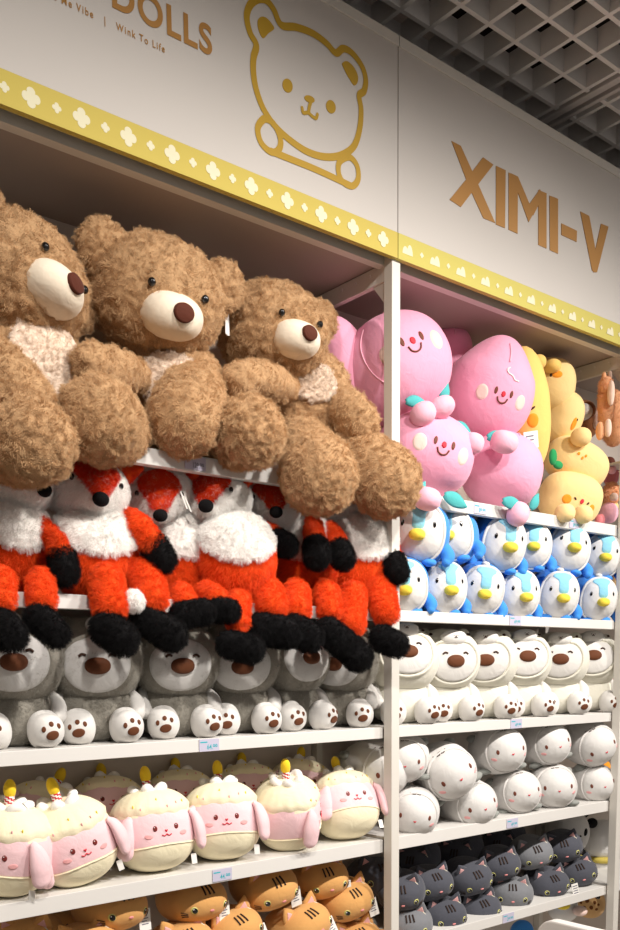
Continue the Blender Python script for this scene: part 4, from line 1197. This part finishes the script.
peach('pink peach plush standing with pointed tip and white squiggle on its brow', 489, 395, .12, 44, 46, 505, 393, -12,
      [(473, 443, -.0, 11, 10), (504, 442, .0, 14, 11)], [(462, 430, .04, 24, -25), (496, 437, .02, 22, 8)], tipped=True, squiggle=True)
peach('pink peach plush at the shelf edge beside a teddy foot', 424, 455, .11, 50, 40, 446, 443, -14,
      [(427, 499, .0, 14, 11)], [(421, 489, .02, 16, 60), (455, 501, .005, 28, -22)])
peach('pink peach plush on the shelf under the pointed one, face turned up', 502, 472, .10, 40, 36, 517, 452, -20,
      [(518, 514, -.005, 11, 12)], [(512, 504, -.0, 24, -12), (534, 502, .0, 18, 60)], face='cheek')
peach('pink peach plush in the shadow behind the bear at the back panel', 342, 382, .23, 34, 62, 322, 392, 0, [], [], face=False)
peach('pink peach plush peeking out between two others at the back', 450, 352, .25, 22, 24, 455, 350, 0, [], [], face=False)

# ------------------------------------------------------------------ yellow plushes
def yellow(name, label, px, py, Y, rxp, ryp, depth, fx, fy, roll, m, build, n=2.3, warp=None):
    c = at(px, py, Y); s = mpp(c); sf = Surf(rxp*s, depth, ryp*s, n, warp).soft(.010, 3.5, int(px))
    root = empty(name, c, orient(look(c, fx, fy, rxp*s), roll, 0)); tag(root, label, 'yellow plush', 'yellow plushes on the top shelf')
    body = sub('body', sf.mesh(48, 34), m, root)
    Ri = np.array(root.matrix_world.to_3x3().inverted())
    def ball(nm, x, y, YY, rx, ry, mm, rz=None):
        p = at(x, y, YY); q = mpp(p); v, f = Surf(rx*q, (rz or rx)*q, ry*q, 2.2).mesh(24, 18)
        return sub(nm, (v @ Ri.T+Ri @ (p-c), f), mm, root)
    def spot(nm, x, y, rx, ry, mm, off=.0018, ang=0):
        """embroidered patch on the body where it is seen at (x, y)"""
        rad = np.linalg.norm(sf.pt([FR])[0]); d = None
        Wd = look(c, x, y, max(rxp, 8)*s*.97); d = Ri @ Wd
        for _ in range(6):
            r_ = np.linalg.norm(sf.pt([d])[0]); Wd = look(c, x, y, r_); d = Ri @ Wd
        r_ = np.linalg.norm(sf.pt([d])[0])
        return sub(nm, patch(sf, d, oval(0, 0, rx*s/r_, ry*s/r_, ang, 24), off, 4), mm, body)
    build(ball, spot, sf, body, root)
    return root
def b1(ball, spot, sf, body, root):
    spot('blush', 533, 420, 6.5, 7, M_orange); spot('blush', 529, 452, 8, 6, M_orange); spot('eye', 533, 408, 3.0, 1.1, M_thread, .002, .5)
    g = Geo().box((.0, -.001, -.022), (.046, .001, .022), 0)
    for k in range(3): g.box((.006, -.0014, -.012+.01*k), (.032, -.0008, -.008+.01*k), 1)
    p = np.array(root.matrix_world.inverted() @ Vector(at(524, 441, .035)))
    g.v = [tuple(np.array(q)+p) for q in g.v]; g.obj('care_tag', [M_paper, M_grey_ink], root)
yellow('banana_plush', 'tall yellow plush squeezed between the pointed peach and the other yellow ones', 526, 411, .12, 23, 60, .07, 540, 408, 12, M_lemon, b1, 2.1)
def b2(ball, spot, sf, body, root):
    spot('blush', 557, 374, 6, 4, M_orange); spot('blush', 534, 374, 5, 4, M_orange)
    spot('eye', 551, 375, 1.5, 1.8, M_thread, .002); spot('nose', 543, 374, 2.2, 2.0, M_red, .0024)
    ball('ear', 538, 362, .12, 8, 7, M_lemon); ball('ear', 552, 366, .12, 9, 6.5, M_lemon)
yellow('eared_yellow_plush', 'yellow plush with two round ears, highest at the back of its heap', 550, 386, .17, 25, 26, .07, 549, 380, -8, M_lemon2, b2)
def b3(ball, spot, sf, body, root):
    spot('blush', 574, 424, 3.2, 7, M_orange); ball('foot', 581, 437, .06, 10, 9, M_lemon2); spot('eye', 577, 420, 1, 1.5, M_thread, .002)
yellow('round_yellow_plush', 'yellow plush below the eared one, orange cheek at its right side', 560, 418, .16, 20, 26, .07, 574, 421, -8, M_lemon2, b3)
def b4(ball, spot, sf, body, root):
    spot('eye', 579, 453.5, 1.6, 1.8, M_orange, .002); spot('nose', 582.5, 458, 1.3, 1.8, M_orange, .002); spot('eye', 586, 456, 1.4, 1.6, M_orange, .002)
    ball('leaf', 553, 457, .02, 5, 8, M_green, 3); ball('leaf', 558, 465, .02, 7, 4, M_green, 3)
yellow('leafed_yellow_plush', 'yellow plush lying on its side with a green leaf, above the smiling one', 576, 463, .12, 33, 22, .07, 588, 460, -24, M_lemon2, b4, 2.5)
def b5(ball, spot, sf, body, root):
    spot('blush', 567, 499, 5, 5, M_orange); spot('blush', 592, 508.5, 3.5, 4, M_orange)
    spot('nose', 582, 501.5, 2.0, 2.8, M_red, .0024, -.3); spot('eye', 575.5, 498.5, 2.0, .9, M_thread, .002, -.7); spot('eye', 588, 503.5, 1.8, .9, M_thread, .002, .9)
    spot('mouth', 581.5, 506, 2.2, .7, M_thread, .002, .1)
    ball('paw', 565, 513, .02, 10, 9, M_lemon2); ball('paw', 583, 514.5, .02, 9.5, 9, M_lemon2)
yellow('smiling_yellow_plush', 'yellow plush with closed eyes and two round paws at the shelf edge', 570, 499, .11, 32, 25, .07, 583, 500, -10, M_lemon2, b5, 2.5)

# ------------------------------------------------------------------ the next bay, seen past the last post
def simple(name, label, cat, px, py, Y, rx, ry, m, fx=None, fy=None, group=None, fm=None):
    c = at(px, py, Y); s = mpp(c); sf = Surf(rx*s, rx*s*.9, ry*s, 2.2).soft(.015, 4, int(px))
    root = empty(name, c, orient(look(c, fx or px, fy or py, rx*s))); tag(root, label, cat, group)
    body = sub('body', sf.mesh(36, 24), m, root)
    if fm: fur(body, fm, 260, .0010, 14, clump=.4, rough=.002, rand=1.0, rad=.0006, seed=51, steps=2)
    Ri = np.array(root.matrix_world.to_3x3().inverted())
    def ball(nm, x, y, YY, rx, ry, mm, rz=None):
        p = at(x, y, YY); q = mpp(p); v, f = Surf(rx*q, (rz or rx)*q, ry*q, 2.2).mesh(20, 14)
        return sub(nm, (v @ Ri.T+Ri @ (p-c), f), mm, root)
    return root, sf, body, ball
r, sf, body, ball = simple('alpaca_plush', 'apricot woolly alpaca plush on the upper shelf of the last bay', 'alpaca plush', 613, 418, .11, 14, 27, M_alpaca, 602, 418, fm=H_alpaca)
n_ = ball('neck', 606, 402, .08, 8, 24, M_alpaca); fur(n_, H_alpaca, 160, .0012, 14, clump=.4, rough=.002, rand=1.0, rad=.0006, seed=52, steps=2)
n_ = ball('head', 606, 385, .07, 6.5, 8, M_alpaca); fur(n_, H_alpaca, 80, .0010, 14, clump=.4, rough=.002, rand=1.0, rad=.0006, seed=53, steps=2)
ball('ear', 604, 377, .07, 2.2, 5, M_alpaca); ball('ear', 610, 376, .07, 2.2, 5, M_alpw)
ball('fringe', 611, 393, .05, 3.5, 13, M_alpw); ball('leg', 608, 428, .04, 3.5, 9, M_alpw); ball('leg', 600, 431, .06, 4, 9, M_alpaca)
r, sf, body, ball = simple('squirrel_plush', 'brown squirrel plush with a white face behind the yellow heap', 'squirrel plush', 585, 425, .24, 13, 14, M_brownp)
h = ball('head', 581, 411, .22, 14, 10, M_brownp); ball('face', 582, 412, .19, 10, 8, M_facew); ball('eye', 578, 412.5, .165, 1.6, 1.8, M_eye); ball('nose', 584, 412.5, .165, 1.4, 1.4, M_rose); ball('scarf', 596, 420, .2, 5, 9, M_cheekcream)
r, sf, body, ball = simple('rosy_plush', 'rosy plush with a brown cap in the last bay beside the yellow heap', 'pink plush', 611, 474, .13, 8, 12, M_rose)
ball('cap', 609, 464, .12, 6, 7, M_nosebrown); ball('muzzle', 612, 470, .09, 4, 4, M_peachfoot)
r, sf, body, ball = simple('apricot_ball_plush', 'round apricot plush under the brown-capped one in the last bay', 'pink plush', 611, 494, .11, 8, 11, M_alpaca, fm=H_alpaca)
ball('muzzle', 614, 497, .07, 4, 4, M_cheekcream)
r, sf, body, ball = simple('pink_ball_plush', 'round light pink plush at the shelf edge of the last bay', 'pink plush', 609, 513, .09, 9, 10, M_peachfoot)
ball('hood', 610, 507, .12, 8, 7, M_lemon2); ball('arm', 600, 520, .08, 5, 6, M_rose)
r, sf, body, ball = simple('brown_lamb_plush', 'beige brown plush in the last bay beside the penguins', 'lamb plush', 618, 590, .12, 10, 24, M_giraffe)
ball('ear', 612, 570, .12, 4, 8, M_brownp)
r, sf, body, ball = simple('pink_pig_plush', 'dusty pink plush in the last bay beside the polar bears', 'pig plush', 613, 685, .14, 12, 24, M_rose, 606, 680)
ball('ear', 606, 664, .13, 5, 5, M_brownp); ball('snout', 608, 672, .09, 4, 3, M_cheekcream); ball('hand', 603, 697, .10, 4, 5, M_nosebrown)
r, sf, body, ball = simple('orange_fox_plush', 'small orange plush in the last bay beside the white seals', 'fox plush', 603, 772, .20, 8, 13, M_orange)
ball('muzzle', 601, 776, .17, 3, 3, M_facew)
def panda(label, px, py, s, fx):
    r, sf, body, ball = simple('panda_plush', label, 'panda plush', px, py, .22, 22*s, 24*s, M_facew, fx, py+2, 'panda plushes')
    for sx in (-1, 1):
        ball('ear', px+sx*14*s+2, py-20*s, .20, 6*s, 6*s, M_foxb)
        sub('eye_patch', patch(sf, FR, oval(sx*.40, .05, .15, .24, -sx*.4, 20), .002, 4), M_foxb, body)
    sub('nose', patch(sf, FR, oval(0, -.12, .08, .055), .0024, 3), M_foxb, body)
    ball('body_front', px, py+30*s, .22, 18*s, 16*s, M_facew); ball('arm', px+14*s, py+26*s, .17, 6*s, 10*s, M_foxb)
    ball('scarf', px, py+22*s, .21, 17*s, 4, M_yel)
panda('panda plush behind the charcoal cats, dark eye patches showing', 567, 832, 1.0, 582)
panda('panda plush against the last post, its face turned away', 602, 840, .85, 618)
r, sf, body, ball = simple('giraffe_plush', 'brown spotted giraffe plush under the lowest visible shelf', 'giraffe plush', 590, 903, .14, 15, 15, M_giraffe)
for i, (u, w, rr) in enumerate([(-.6, .5, .2), (0, .62, .22), (.5, .5, .2), (-.75, 0, .18), (-.2, .15, .2), (.35, .05, .17), (.7, -.1, .16), (-.45, -.4, .2), (.1, -.35, .2), (.55, -.5, .17)]):
    sub('coat_spot', patch(sf, FR, oval(u, w, rr, rr*.85, i, 14), .0014, 3), M_spot, body)
ball('muzzle', 580, 911, .09, 7, 5, M_cheekcream); ball('eye', 598, 897, .075, 2.2, 2.2, M_eye)
r, sf, body, ball = simple('duckling_plush', 'white plush with a yellow beak beside the giraffe', 'duck plush', 563, 908, .16, 15, 14, M_facew, 566, 906)
ball('beak', 563, 905, .085, 7, 4.5, M_beak); ball('cap', 557, 899, .15, 10, 6, M_blue)
r, sf, body, ball = simple('blue_plush', 'blue plush below the charcoal cat shelf behind a white bin', 'blue plush', 522, 934, .12, 12, 14, M_blue)
# white end panel of a table standing in front of the shelves
c = at(536, 917, -.30); zt = c[2]
root = empty('table_end_panel', (c[0], -.30, 0)); tag(root, 'white rounded end panel of a display table, at the bottom edge', 'table')
a = np.linspace(0, PI/2, 10); r = .05
prof = [(0, .0)]+[(-r+r*math.cos(t), zt-r+r*math.sin(t)) for t in a]+[(-.75, zt), (-.75, 0)]
k = len(prof); V = [(0, y, z) for y, z in prof]+[(.03, y, z) for y, z in prof]
F = [tuple(range(k)), tuple(range(2*k-1, k-1, -1))]+[(j, k+j, k+(j+1) % k, (j+1) % k) for j in range(k)]
g = Geo().add((V, F)); g.obj('panel', M_white, root, bevel=.004)
g = Geo().box((-.006, -.70, 0), (.036, -.66, .06)); g.obj('foot', M_grid, root)
